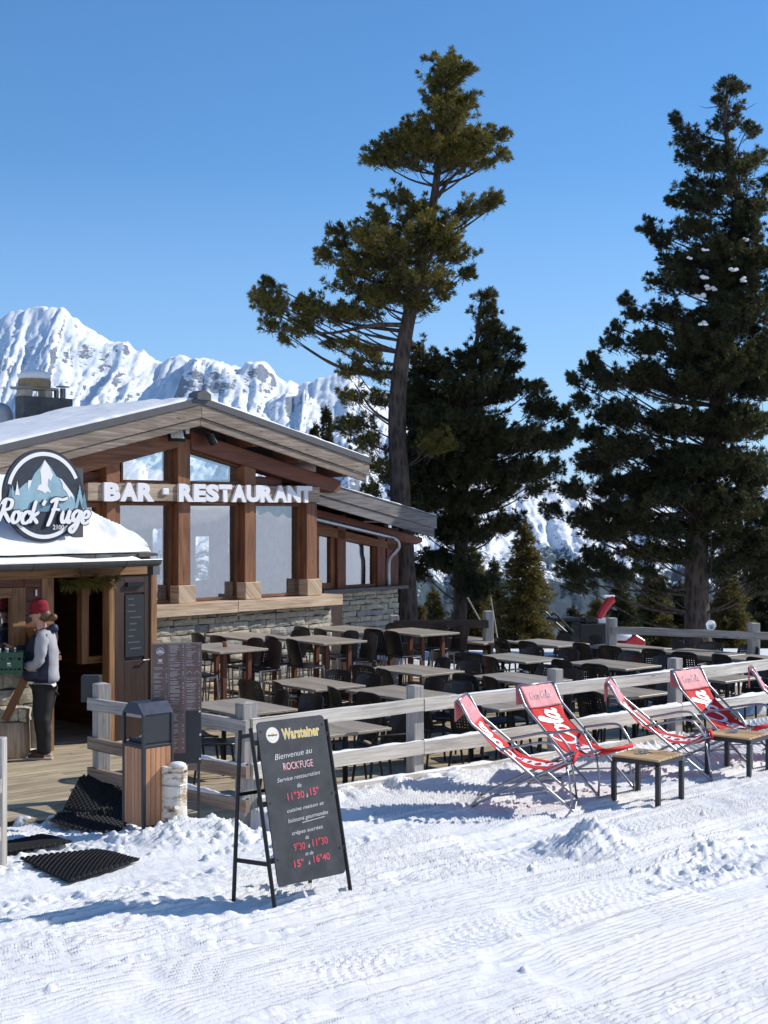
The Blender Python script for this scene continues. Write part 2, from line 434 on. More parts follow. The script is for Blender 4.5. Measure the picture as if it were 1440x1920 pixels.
def height(x, y):
    x = np.asarray(x, float); y = np.asarray(y, float)
    s = (x - P1.x) * UF.x + (y - P1.y) * UF.y; q = (x - P1.x) * NF.x + (y - P1.y) * NF.y   # along / in front of the fence
    h = (fbm(x * .35, y * .35, 3, 2) - .5) * .08
    basin = np.where(s > 0, sstep(-.02, -.14, q), sstep(11.7, 13.7, y)) * sstep(10.6, 9.8, s)
    h = h - .28 * basin - sstep(9.8, 12, s) * .3 * sstep(0, -2, q)
    near = sstep(30, 22, y) * sstep(-14, -9, x) * sstep(18, 12, x)
    inn = inpoly(x, y, deck_poly); dd = polydist(x, y, deck_poly)
    out = np.where(inn, 0, 1.0) * near * sstep(6.3, 7.1, y)
    wob = (fbm(x * .5, y * .5, 3, 21) - .5) * .25
    qq = q + wob
    # corduroy left by the groomer, broken where people walked
    cm = sstep(.30, .44, fbm(s * .22 + 3, qq * 1.1, 3, 5)); cm2 = 1 - .75 * sstep(.5, .62, fbm(x * 1.3, y * 1.3, 3, 9))
    cord = (.5 + .5 * np.sin(qq * 2 * np.pi / .052)) ** 1.5 * .040 * (.22 + .78 * cm) * cm2
    # trodden snow
    tm = sstep(.50, .66, fbm(s * .30, qq * 1.2, 3, 31)) * (1 - cm * .65)
    f1 = np.abs(fbm(x * 6.2 - y * 5, y * 6.2 + x * 5, 4, 41) - .5) * 2
    f2 = fbm(x * 13 + y * 11, y * 13 - x * 11, 3, 43) - .5
    crumb = sstep(.60, .80, fbm(x * 8 - y * 6, y * 8 + x * 6, 3, 47)) * .030
    h = h + out * (cord + tm * (f1 * -.032 + f2 * .030 + crumb) + f2 * .012 * (1 - cm * .5) + (fbm(x * 3, y * 3, 2, 49) - .5) * .022 * (.4 + tm))
    # cleated tracks
    for q0, w, s0, s1 in ((2.95, .26, .2, 3.2), (4.15, .28, -2.2, 1.6), (3.75, .22, 3.2, 6)):
        m = sstep(w, w * .75, np.abs(qq - q0 + s * .03)) * sstep(s0 - .4, s0, s) * sstep(s1 + .4, s1, s)
        h = h + out * m * (-.006 + .009 * (.5 + .5 * np.sin((s + .25 * np.sin(qq * 5)) * 2 * np.pi / .085)) ** 2 * (.3 + 1.0 * fbm(x * 2.5, y * 2.5, 2, 55)))
        e = np.exp(-((np.abs(qq - q0 + s * .03) - w * 1.08) / .035) ** 2) * sstep(s0 - .4, s0, s) * sstep(s1 + .4, s1, s)
        h = h + out * e * .016 * (.4 + fbm(x * 4, y * 4, 2, 58))
    # long ruts and wheel edges sweeping along the piste
    for q0, w, dp, an, ph in ((1.15, .05, .022, .03, 0), (2.15, .07, .026, -.05, 1), (2.62, .03, .018, -.05, 2), (3.25, .09, .028, .07, 3), (3.62, .035, .02, .07, 1), (4.5, .06, .024, -.03, 4), (4.86, .03, .018, -.02, 2), (5.6, .07, .022, .05, 5), (6.1, .04, .02, .05, 0)):
        qc = qq - q0 - an * s - .10 * np.sin(s * .55 + ph); g = np.exp(-(qc / w) ** 2); k = .45 + .9 * fbm(s * .8, qc * 0 + ph * 3.3, 2, 88)
        h = h - out * g * dp * 1.6 * k + out * (np.exp(-((qc - w * 1.9) / (w * .6)) ** 2) + np.exp(-((qc + w * 1.9) / (w * .6)) ** 2)) * dp * .9 * k * (.5 + fbm(x * 14, y * 14, 2, 89))
    # two ski grooves
    for q0 in (1.55, 3.45, 5.3, 5.42):
        m = np.exp(-((qq - q0 - .06 * s * (1 if q0 < 5 else -1)) / .03) ** 2); h = h - out * m * .016
    # berm thrown against the foot of the fence
    xr = x * .8 - y * .6 + fbm(x * 2.3, y * 2.3, 2, 66) * .5; yr = x * .6 + y * .8 + fbm(x * 2.3, y * 2.3, 2, 67) * .5
    lum = sstep(.32, .68, fbm(xr * 2.8, yr * 2.8, 2, 61, .45)) * .5 + sstep(.35, .62, fbm(xr * 7, yr * 7, 2, 63, .5)) * .28 + fbm(xr * 20, yr * 20, 3, 68) * .22
    b = np.exp(-((q - .22) / .22) ** 2) * sstep(.3, .9, s) * sstep(3.6, 2.9, s) * (.01 + .12 * lum)
    b = b + np.exp(-((q - .18) / .16) ** 2) * sstep(2.8, 3.6, s) * sstep(11, 9, s) * (.0 + .07 * lum)
    # berm round the bin and birch log
    bx = (x + 1.72) * .94 + (y - 12.0) * .34; by = -(x + 1.72) * .34 + (y - 12.0) * .94
    b = b + np.exp(-(bx / .62) ** 4 - (by / .33) ** 2) * (.04 + .15 * lum)
    b = b + np.exp(-((x + 3.75) / .5) ** 2 - ((y - 10.9) / .45) ** 2) * (.05 + .2 * lum)
    # heap on the right
    rr = np.hypot((x - 1.68) / 1.25, y - 11.55); b = b + np.clip(.22 - rr * .55, 0, 1) * (.55 + .9 * lum) + np.exp(-((x - 2.5) / .9) ** 2 - ((y - 11.5) / .3) ** 2) * .07 * lum
    h = h + np.where(inn, 0, 1) * b
    # under the terrace the snow lies lower, with drifts blown through at the far right
    ln = sstep(0, .22, dd)
    drift = sstep(.47, .56, fbm(x * .8, y * .8, 4, 71)) * sstep(1.2, 3.4, x) * .13 + sstep(.50, .55, fbm(x * 1.1, y * 1.1, 3, 73)) * sstep(-1.0, .2, dd) * sstep(-1.75, -2.3, x) * sstep(15.0, 13.9, y) * .11
    h = np.where(inn, h - .07 * ln + drift + (fbm(x * 9, y * 9, 3, 77) - .5) * .02, h)
    # the piste climbs behind and under the viewer
    h = h + sstep(7.6, -4, y) * 1.35 + np.clip(-y - 2, 0, 400) * .20 + np.clip(-y - 30, 0, 900) * .25 * (.7 + .6 * fbm(x * .01, y * .01, 4, 81)) - .02
    far = np.clip(y - 29, 0, None)
    h = h - sstep(0, 60, far) * 10 - sstep(0, 900, far) * 330 - sstep(0, 1500, np.abs(x)) * sstep(40, 300, y) * 60
    return h
def ground_axes():
    xs = np.concatenate([-np.geomspace(9000, 16, 44), np.arange(-15.5, -4.6, .16), np.arange(-4.6, 6.0, .0145), np.arange(6.0, 16, .12), np.geomspace(16.2, 9000, 44)])
    ys = np.concatenate([-np.geomspace(2500, 4, 40), np.arange(-3.5, 6.9, .12), np.arange(6.9, 10.5, .0125), np.arange(10.5, 12.5, .0175), np.arange(12.5, 15.5, .0235), np.arange(15.5, 28, .06), np.geomspace(28.2, 2600, 70)])
    return xs, ys
def build_ground():
    xs, ys = ground_axes(); X, Y = np.meshgrid(xs, ys); Z = height(X, Y)
    for (lx, ly, r, k) in LUMPS:
        i0, i1 = np.searchsorted(xs, (lx - r * 1.6, lx + r * 1.6)); j0, j1 = np.searchsorted(ys, (ly - r * 1.6, ly + r * 1.6))
        if i1 - i0 < 2 or j1 - j0 < 2: continue
        sx = X[j0:j1, i0:i1]; sy = Y[j0:j1, i0:i1]
        if polydist(np.array([lx]), np.array([ly]), deck_poly)[0] < .2 or inpoly(np.array([lx]), np.array([ly]), deck_poly)[0]: continue
        dd = np.hypot(sx - lx, (sy - ly)) / r * (1 + .5 * (vnoise(sx * 30, sy * 30, 3) - .5))
        Z[j0:j1, i0:i1] += np.clip(1 - dd ** 3, 0, 1) * r * .75
    nx, ny = len(xs), len(ys); co = np.stack([X, Y, Z], -1).reshape(-1, 3).astype(np.float32)
    me = bpy.data.meshes.new('snow_ground'); me.vertices.add(len(co)); me.vertices.foreach_set('co', co.ravel())
    i = np.arange(nx - 1); j = np.arange(ny - 1); I, J = np.meshgrid(i, j); a = (J * nx + I).ravel()
    q = np.stack([a, a + 1, a + 1 + nx, a + nx], -1).astype(np.int32); n = len(q)
    me.loops.add(n * 4); me.loops.foreach_set('vertex_index', q.ravel()); me.polygons.add(n)
    me.polygons.foreach_set('loop_start', np.arange(0, n * 4, 4, dtype=np.int32)); me.polygons.foreach_set('loop_total', np.full(n, 4, np.int32))
    me.polygons.foreach_set('use_smooth', np.ones(n, bool)); me.materials.append(M['snowg']); me.update(calc_edges=True)
    o = bpy.data.objects.new('snow_ground', me); COL.objects.link(o); tag(o, kind='structure'); return o
def gz(x, y): return float(height(np.array([float(x)]), np.array([float(y)]))[0])

# ---------------------------------------------------------------- terrace boards
def build_deck():
    mb = MB(); w = .135; gap = .009; poly = deck_poly
    loc = [((x - P1.x) * UF.x + (y - P1.y) * UF.y, (x - P1.x) * NF.x + (y - P1.y) * NF.y) for x, y in poly]
    q0 = min(q for s, q in loc); q1 = max(q for s, q in loc); q = q0
    while q < q1:
        qm = q + w / 2; xsn = []
        for i in range(len(loc)):
            (sa, qa), (sb, qb) = loc[i], loc[(i + 1) % len(loc)]
            if (qa > qm) != (qb > qm): xsn.append(sa + (qm - qa) * (sb - sa) / (qb - qa))
        xsn.sort()
        for a, b in zip(xsn[::2], xsn[1::2]):
            s = a; 
            while s < b - .05:
                e = min(b, s + random.uniform(2.4, 4.2)) if b - s > 4.4 else b
                c = P1 + UF * ((s + e) / 2) + NF * qm
                mb.frame((c.x, c.y, DZ - .014 + random.uniform(-.0015, .0015)), UF, -NF, (0, 0, 1), ((e - s) / 2 - .003, w / 2, .014)); s = e
        q += w + gap
    o = mb.build('terrace_deck', M['deck']); tag(o, kind='structure')
build_deck()

# ---------------------------------------------------------------- mountains
ridge = [(-4200,700),(-2500,560),(-1400,640),(-700,610),(-300,640),(-120,610),(0,602),(15,592),(50,586),(60,582),(85,580),(112,584),(120,582),(140,597),(165,618),(185,632),(205,640),(240,645),(258,660),(270,662),(290,680),(300,684),(320,672),(345,668),(375,676),(400,680),(430,690),(465,685),(495,683),(510,692),(525,705),(550,722),(560,727),(590,717),(625,703),(650,702),(680,712),(720,735),(780,790),(860,850),(950,885),(1060,905),(1100,914),(1200,903),(1440,880),(1800,800),(2400,760),(3500,840),(5200,780)]
def build_mountains():
    RY = 4500.0
    rx = np.array([(p[0] - 720) / F * RY for p in ridge]); rz = np.array([CZ + (HZ - p[1]) / F * RY for p in ridge])
    xs = np.concatenate([np.arange(-6500, -1700, 60.), np.arange(-1700, 1700, 5.5), np.arange(1700, 6500, 60.)])
    v = np.concatenate([np.linspace(0, 1, 300), np.linspace(1.01, 1.5, 12)])
    X, V = np.meshgrid(xs, v)
    ryo = 0 * X
    Y = 2500 + V * (2000 + ryo)
    RZ = np.interp(X, rx, rz) + (np.abs(fbm(X / 75, X * 0 + 3, 4, 91, .6) - .5) * -2 + .35) * 34 * np.clip((np.interp(X, rx, rz) - 100) / 300, .15, 1)
    Vc = np.clip(V, 0, 1)
    # the slope loses height towards the valley: steep under the crest, easing lower down
    bot = -420.0
    prof = Vc ** 1.22
    # wandering ribs running down from the crest
    wx = X + (fbm(X / 260, V * 2.2, 4, 92) - .5) * 300 + (1 - Vc) * 160
    rib = 1 - np.abs(fbm(wx / 150, V * 1.1, 4, 93, .55) * 2 - 1) * 2
    rib2 = 1 - np.abs(fbm(wx / 46, V * 4.5, 4, 94, .6) * 2 - 1) * 2
    body = np.clip((1 - Vc) * 3.2, 0, 1) ** .8 * (.35 + .65 * Vc) * np.clip((RZ - bot) / 900, .25, 1.2)
    rib3 = 1 - np.abs(fbm(wx / 17, V * 13, 4, 96, .6) * 2 - 1) * 2
    Z = bot + (RZ - bot) * prof + rib3 * 7 * body ** .7 + (rib - .9) * 62 * body + (rib2 - .8) * 30 * body ** .7 + (fbm(X / 18, V * 60, 4, 95, .65) - .5) * 30 * np.clip(body * 1.6, 0, 1)
    # cliff bands
    tb = np.clip((RZ - 150) / 350, 0, 1)
    for c, wv, amp in ((.90, .016, 36), (.79, .02, 55), (.66, .022, 45)):
        cc = c + (fbm(X / 220, X * 0 + c * 9, 4, 97) - .5) * .22
        Z += (sstep(cc - wv, cc + wv, V) - .5) * amp * tb * (.2 + 1.3 * sstep(.4, .62, fbm(X / 160, V * 3, 3, 98)))* (Vc < .995)
    lim = RZ * Y / RY; Z = np.where(V < 1, np.minimum(Z, lim - 4 + (fbm(X / 22, V * 40, 3, 99) - .5) * 22), Z)
    Z = np.where(V > 1, RZ - (V - 1) * 900, Z)
    nx, ny = len(xs), len(v); co = np.stack([X, Y, Z], -1).reshape(-1, 3).astype(np.float32)
    me = bpy.data.meshes.new('mountains'); me.vertices.add(len(co)); me.vertices.foreach_set('co', co.ravel())
    I, J = np.meshgrid(np.arange(nx - 1), np.arange(ny - 1)); a = (J * nx + I).ravel()
    q = np.stack([a, a + 1, a + 1 + nx, a + nx], -1).astype(np.int32); n = len(q)
    me.loops.add(n * 4); me.loops.foreach_set('vertex_index', q.ravel()); me.polygons.add(n)
    me.polygons.foreach_set('loop_start', np.arange(0, n * 4, 4, dtype=np.int32)); me.polygons.foreach_set('loop_total', np.full(n, 4, np.int32))
    me.polygons.foreach_set('use_smooth', np.ones(n, bool))
    t = NT('alpine rock and snow'); b = t.b; b.inputs['Roughness'].default_value = .9; b.inputs['Specular IOR Level'].default_value = .1
    geo = t.n('ShaderNodeNewGeometry'); sep = t.n('ShaderNodeSeparateXYZ'); t.l(geo.outputs['Normal'], sep.inputs[0])
    pos = geo.outputs['Position']; sp = t.n('ShaderNodeSeparateXYZ'); t.l(pos, sp.inputs[0])
    nz = t.noise(t.mp(pos, (.012, .012, .05)), 1, 8, .72); nz2 = t.noise(t.mp(pos, (.055, .04, .10)), 1, 8, .75)
    slope = t.math('ADD', sep.outputs[2], t.math('MULTIPLY_ADD', nz, .60, -.30)); slope = t.math('ADD', slope, t.math('MULTIPLY_ADD', nz2, .75, -.375))
    rock = t.ramp(slope, [(.48, 1), (.55, 0)])
    rcol = t.ramp(nz2, [(.3, (.12, .145, .19)), (.7, (.27, .29, .33))])
    c = t.mix(rock, (.86, .88, .90), rcol)
    # woods on the lower slopes
    fn = t.noise(t.mp(pos, (.006, .006, .006)), 1, 6, .65); fn2 = t.noise(t.mp(pos, (.06, .06, .06)), 1, 3, .6)
    fh = t.math('MULTIPLY_ADD', sp.outputs[2], -.0035, t.math('MULTIPLY_ADD', fn, 1.5, t.math('MULTIPLY', fn2, .8)))
    forest = t.ramp(t.math('MULTIPLY', fh, .5), [(.80, 0), (.86, 1)])
    c = t.mix(forest, c, (.045, .065, .075))
    t.l(c, b.inputs['Base Color']); t.bump(nz2, .5, 8.0)
    me.materials.append(t.m); me.update(calc_edges=True)
    o = bpy.data.objects.new('mountains', me); COL.objects.link(o); tag(o, kind='structure')

# ---------------------------------------------------------------- sky, sun, camera
SUN_AZ = math.atan2(.37, .93); SUN_EL = R(34.5)
w = bpy.data.worlds.new('World'); scene.world = w; w.use_nodes = True; nt = w.node_tree
bg = nt.nodes['Background']; sky = nt.nodes.new('ShaderNodeTexSky'); sky.sky_type = 'NISHITA'; sky.sun_disc = False
sky.sun_elevation = SUN_EL; sky.sun_rotation = math.pi / 2 - SUN_AZ; sky.altitude = 2100; sky.air_density = 1.0; sky.dust_density = 0.0; sky.ozone_density = 3.0
hs = nt.nodes.new('ShaderNodeHueSaturation'); hs.inputs['Saturation'].default_value = 1.28; nt.links.new(sky.outputs[0], hs.inputs['Color']); nt.links.new(hs.outputs[0], bg.inputs[0]); bg.inputs[1].default_value = .13
tcw = nt.nodes.new('ShaderNodeTexCoord'); sx_ = nt.nodes.new('ShaderNodeSeparateXYZ'); nt.links.new(tcw.outputs['Generated'], sx_.inputs[0])
mr = nt.nodes.new('ShaderNodeMapRange'); mr.inputs['From Min'].default_value = -.02; mr.inputs['From Max'].default_value = .24; mr.inputs['To Min'].default_value = .85; mr.inputs['To Max'].default_value = .12; nt.links.new(sx_.outputs[2], mr.inputs[0])
mxw = nt.nodes.new('ShaderNodeMix'); mxw.data_type = 'RGBA'; nt.links.new(mr.outputs[0], mxw.inputs[0]); nt.links.new(hs.outputs[0], mxw.inputs[6]); mxw.inputs[7].default_value = (2.25, 3.8, 6.3, 1); nt.links.new(mxw.outputs[2], bg.inputs[0])
sl = bpy.data.lights.new('sun', 'SUN'); sl.energy = 4.35; sl.angle = R(.53); sl.color = (1, .945, .87)
so = bpy.data.objects.new('sun', sl); COL.objects.link(so)
dirv = Vector((math.cos(SUN_AZ) * math.cos(SUN_EL), math.sin(SUN_AZ) * math.cos(SUN_EL), math.sin(SUN_EL)))
so.rotation_euler = dirv.to_track_quat('Z', 'Y').to_euler(); so.location = dirv * 40
cam = bpy.data.cameras.new('camera'); co_ = bpy.data.objects.new('camera', cam); COL.objects.link(co_); scene.camera = co_
cam.sensor_fit = 'HORIZONTAL'; cam.sensor_width = 36; cam.lens = F / 1440 * 36; cam.clip_start = .1; cam.clip_end = 20000
co_.location = (0, 0, CZ); co_.rotation_euler = (R(90), 0, 0)
scene.view_settings.view_transform = 'Standard'; scene.view_settings.look = 'None'; scene.view_settings.exposure = .26; scene.view_settings.gamma = 1
scene.render.engine = 'CYCLES'
try: scene.cycles.max_bounces = 6; scene.cycles.transparent_max_bounces = 12; scene.cycles.use_denoising = True
except Exception: pass
# ================================================================ the restaurant (local x runs along the front, local -y faces the terrace)
RB = root('restaurant_building', 'low wooden alpine restaurant with snowy gable roof, tall windows and rubble stone base', 'restaurant', B0, TH); RB.scale = (KS,) * 3
def stone_wall(mb, x0, x1, z0, z1, yf, depth=.06, rowh=(.09, .15), lw=(.20, .50), rs=None, axis='x'):
    rs = rs or random.Random(3); z = z0
    while z < z1 - .01:
        h = min(rs.uniform(*rowh), z1 - z)
        if z1 - z - h < .05: h = z1 - z
        x = x0 - rs.uniform(0, .1)
        while x < x1:
            l = rs.uniform(*lw); a = max(x, x0); b = min(x + l, x1)
            if x1 - b < .08: b = x1
            if b - a > .03:
                n1 = 3; nx = max(2, int((b - a) / .08)); g = .006
                dd = rs.uniform(-.018, .02); tilt = rs.uniform(-.006, .006)
                vs = []; fs = []
                for j in range(n1 + 1):
                    for i in range(nx + 1):
                        u = i / nx; v = j / n1; e = (i in (0, nx)) or (j in (0, n1))
                        px = a + g + (b - a - 2 * g) * u + (rs.uniform(-.008, .008) if e else 0)
                        pz = z + g + (h - 2 * g) * v + (rs.uniform(-.006, .006) if e else 0) + tilt * (u - .5) * 4
                        py = yf - dd - (0 if e else rs.uniform(.008, .032)); vs.append((px, py, pz) if axis == 'x' else (py, px, pz))
                nb = len(vs)
                fs = [(j * (nx + 1) + i, j * (nx + 1) + i + 1, (j + 1) * (nx + 1) + i + 1, (j + 1) * (nx + 1) + i) for j in range(n1) for i in range(nx)]
                ring = [i for i in range(nx + 1)] + [j * (nx + 1) + nx for j in range(1, n1 + 1)] + [n1 * (nx + 1) + i for i in range(nx - 1, -1, -1)] + [j * (nx + 1) for j in range(n1 - 1, 0, -1)]
                for k in ring:
                    q = vs[k]; vs.append((q[0], yf + depth, q[2]) if axis == 'x' else (yf + depth, q[1], q[2]))
                m = len(ring); fs += [(ring[k], nb + k, nb + (k + 1) % m, ring[(k + 1) % m]) for k in range(m)]
                mb.add(vs, fs)
            x += l
        z += h
def part(name, mb, mat, par, **k): return mb.build(name, mat, par, **k)
# lower stone wall
mb = MB(); mb.cur = 0; stone_wall(mb, -3.4, 2.42, 0, 1.25, -.19)
mb.cur = 1; mb.box(-3.38, 2.40, -.17, .35, 0, 1.24)
part('stone_wall', mb, [M['stone'], M['mortar']], RB)
mb = MB(); mb.cur = 0; stone_wall(mb, 3.35, 5.42, 0, 1.36, 1.0, rowh=(.06, .11), rs=random.Random(9)); mb.cur = 1; mb.box(3.36, 5.40, 1.02, 3.4, 0, 1.35)
part('stone_wall', mb, [M['stone'], M['mortar']], RB)
part('window_sill', MB().box(-3.4, .2, -.36, .2, 1.25, 1.43).box(.204, 2.52, -.36, .2, 1.255, 1.425), M['lightwood'], RB, bevel=.006)
part('window_sill', MB().box(3.25, 5.5, .82, 1.3, 1.362, 1.42), M['steelgrey'], RB)
part('corner_post', MB().box(2.45, 2.75, -.12, .6, 0, 1.25), M['darkwood'], RB)
# posts with pale base blocks
for t in (-2.03, -.73, .60, 1.95):
    top = 4.0 - .23 * abs(t + .73) - .1
    p = part('post', MB().box(t - .12, t + .12, -.2, .2, 1.70, 2.955 if abs(t + .73) > .1 else 2.955).box(t - .12, t + .12, -.195, .2, 3.215, top if t < 1.9 else 3.30), M['beam'], RB, bevel=.008)
    part('base_block', MB().box(t - .17, t + .17, -.27, .2, 1.43, 1.70), M['lightwood'], p, bevel=.008)
part('post', MB().box(-3.42, -3.2, -.1, .2, 1.43, 2.955), M['beam'], RB)
# head rail behind the lettering board
part('head_rail', MB().box(-3.4, 2.07, -.14, .15, 2.94, 3.23), M['redwood'], RB)
def slope_l(x): return 4.5 - .244 * (-.73 - x)
def slope_r(x): return 4.5 - .217 * (x + .73)
def ztop(x): return slope_l(x) if x < -.73 else slope_r(x)
# gable cladding between head rail and roof, leaving the two skylights open
def clad(x0, x1, zb=3.235, name='gable_cladding', y0=-.02, y1=.12):
    mb = MB(); z = zb; off = .68
    while z < 4.4:
        z1 = z + .135; a, b = x0, x1
        # trim to under the roof
        lim = z1 + off - .02
        if lim > 4.5: break
        xl = -.73 - (4.5 - lim) / .244; xr = -.73 + (4.5 - lim) / .217
        a = max(a, xl); b = min(b, xr)
        if b - a > .08: mb.box(a, b, y0, y1, z + .004, z1)
        z += .14
    if mb.v: part(name, mb, M['redwood'], RB)
clad(-4.6, -1.82); clad(.72, 2.2); 
# upper slanted windows
def win_poly(name_, poly, yg, frame_w=.055, glass='glassblue', fr='beam'):
    """frame ring from polygon in x,z plus a glass pane"""
    c = Vector((sum(p[0] for p in poly) / len(poly), sum(p[1] for p in poly) / len(poly)))
    inner = []
    n = len(poly)
    for i in range(n):
        p0, p1, p2 = Vector(poly[i - 1]), Vector(poly[i]), Vector(poly[(i + 1) % n])
        d1 = (p1 - p0).normalized(); d2 = (p2 - p1).normalized(); n1 = Vector((-d1.y, d1.x)); n2 = Vector((-d2.y, d2.x))
        if (c - p1).dot(n1) < 0: n1 = -n1
        if (c - p1).dot(n2) < 0: n2 = -n2
        b = (n1 + n2); b = b / max(.2, b.dot(n1)); inner.append(p1 + b * frame_w)
    mb = MB(); vs = []; fs = []
    for (pl) in (poly, inner):
        for y in (yg - .05, yg + .04): vs += [(p[0], y, p[1]) for p in pl]
    o0, o1, i0, i1 = 0, n, 2 * n, 3 * n
    for i in range(n):
        j = (i + 1) % n
        fs += [(o0 + i, o0 + j, i0 + j, i0 + i), (o1 + i, i1 + i, i1 + j, o1 + j), (i0 + i, i0 + j, i1 + j, i1 + i), (o0 + i, o1 + i, o1 + j, o0 + j)]
    uv = []
    for f in fs:
        for k in f: uv.append((vs[k][0] + vs[k][2], vs[k][1] + .05 * (vs[k][0])))
    mb.add(vs, fs, uv); wn = part('window', mb, M[fr], RB)
    g = MB(); m = len(inner); g.add([(p[0], yg + .004, p[1]) for p in inner], [tuple(range(m))]); part('pane', g, M[glass], wn); return wn
win_poly('w', [(-1.80, 3.235), (-.86, 3.235), (-.86, 3.80), (-1.80, 3.57)], -.02, .035)
win_poly('w', [(-.60, 3.235), (.62, 3.235), (.62, 3.50), (-.60, 3.77)], -.02, .035)
for sgn, x0, x1 in ((1, -1.83, -.85), (-1, -.61, .7)):
    sl_ = .244 if sgn > 0 else -.217
    zz0 = (3.57 if sgn > 0 else 3.78); 
    part('window_head', MB().prism([(x0, zz0 + .005), (x1, zz0 + .005 + sl_ * (x1 - x0)), (x1, zz0 + .14 + sl_ * (x1 - x0)), (x0, zz0 + .14)], -.02, .15), M['beam'], RB)
# tall windows: frame, glass and a net curtain hanging inside
def curtain(x0, x1, z0, z1, y, mat, par, hole=None):
    mb = MB(); n = max(8, int((x1 - x0) / .025)); vs = []; fs = []
    for i in range(n + 1):
        x = x0 + (x1 - x0) * i / n; yy = y + .034 * math.sin(x * 29 + math.sin(x * 7)) + .014 * math.sin(x * 77 + 1)
        for k in range(5): vs.append((x, yy, z0 + (z1 - z0) * k / 4))
    for i in range(n):
        for k in range(4): fs.append((i * 5 + k, i * 5 + 5 + k, i * 5 + 6 + k, i * 5 + 1 + k))
    mb.add(vs, fs); return part('curtain', mb, mat, par, smooth=True)
lw = [(-1.90, -.86), (-.60, .47), (.73, 1.82)]
for i, (a, b) in enumerate(lw):
    wn = win_poly('w', [(a, 1.44), (b, 1.44), (b, 2.935), (a, 2.935)], -.02, .04, 'glass')
    cm = (M['curtain'], M['curtainwarm'], M['curtaingreen'])[i]
    if i == 0:
        curtain(a + .05, b - .20, 1.45, 2.9, .15, cm, wn); curtain(b - .2, b - .03, 2.55, 2.9, .15, cm, wn); curtain(b - .2, b - .03, 1.45, 1.72, .15, cm, wn)
    elif i == 1:
        curtain(a + .03, a + .36, 1.45, 2.9, .15, cm, wn); curtain(a + .66, b - .03, 1.45, 2.9, .15, cm, wn)
        curtain(a + .36, a + .66, 2.42, 2.9, .15, cm, wn); curtain(a + .36, a + .66, 1.45, 1.74, .15, cm, wn)
    else:
        curtain(a + .03, b - .14, 1.45, 2.9, .15, cm, wn)
wn = win_poly('w', [(-3.2, 1.44), (-2.16, 1.44), (-2.16, 2.935), (-3.2, 2.935)], -.02, .07, 'glass'); curtain(-3.1, -2.25, 1.45, 2.9, .15, M['curtainwarm'], wn)
# inside: floor, ceiling, back wall with wide openings towards the valley
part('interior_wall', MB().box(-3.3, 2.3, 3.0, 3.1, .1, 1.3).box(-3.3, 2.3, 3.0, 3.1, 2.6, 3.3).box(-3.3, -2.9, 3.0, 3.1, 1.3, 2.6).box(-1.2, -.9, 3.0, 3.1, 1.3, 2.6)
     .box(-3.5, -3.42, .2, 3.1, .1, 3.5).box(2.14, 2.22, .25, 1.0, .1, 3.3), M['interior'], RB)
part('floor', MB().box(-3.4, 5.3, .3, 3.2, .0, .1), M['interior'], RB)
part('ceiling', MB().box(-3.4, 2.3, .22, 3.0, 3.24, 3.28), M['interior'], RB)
# main roof: deck, fascia in two steps, zinc flashing, snow
X0, X1 = -5.2, 2.91
def rake(x0, x1, dz0, dz1, y0, y1, name, mat, bev=0):
    mb = MB()
    a = [(x0, ztop(x0) + dz0), (-.732, 4.5 + dz0), (-.732, 4.5 + dz1), (x0, ztop(x0) + dz1)]
    b = [(-.728, 4.5 + dz0), (x1, ztop(x1) + dz0), (x1, ztop(x1) + dz1), (-.728, 4.5 + dz1)]
    mb.prism([(x, z) for x, z in a], y0, y1); mb.prism([(x, z) for x, z in b], y0, y1)
    return mb, name, mat, bev
ROOF = None
for args in ((X0, X1, -.21, -.085, -.56, 2.55, 'roof', M['redwood']),):
    mb, nm, mt, bv = rake(*args); ROOF = part(nm, mb, mt, RB)
mb, _, _, _ = rake(X0, X1, -.30, -.10, -.60, -.56, '', None); part('fascia_board', mb, M['fascia'], ROOF, bevel=.004)
mb, _, _, _ = rake(X0, X1 - .05, -.42, -.305, -.575, -.53, '', None); part('fascia_board', mb, M['fascia'], ROOF, bevel=.004)
mb, _, _, _ = rake(X0, X1 + .02, -.10, .0, -.62, -.57, '', None); part('roof_flashing', mb, M['steelgrey'], ROOF)
part('ridge_cap', MB().prism([(-.86, 4.46), (-.60, 4.46), (-.60, 4.55), (-.70, 4.60), (-.76, 4.60), (-.86, 4.55)], -.66, -.45), M['steelgrey'], ROOF)
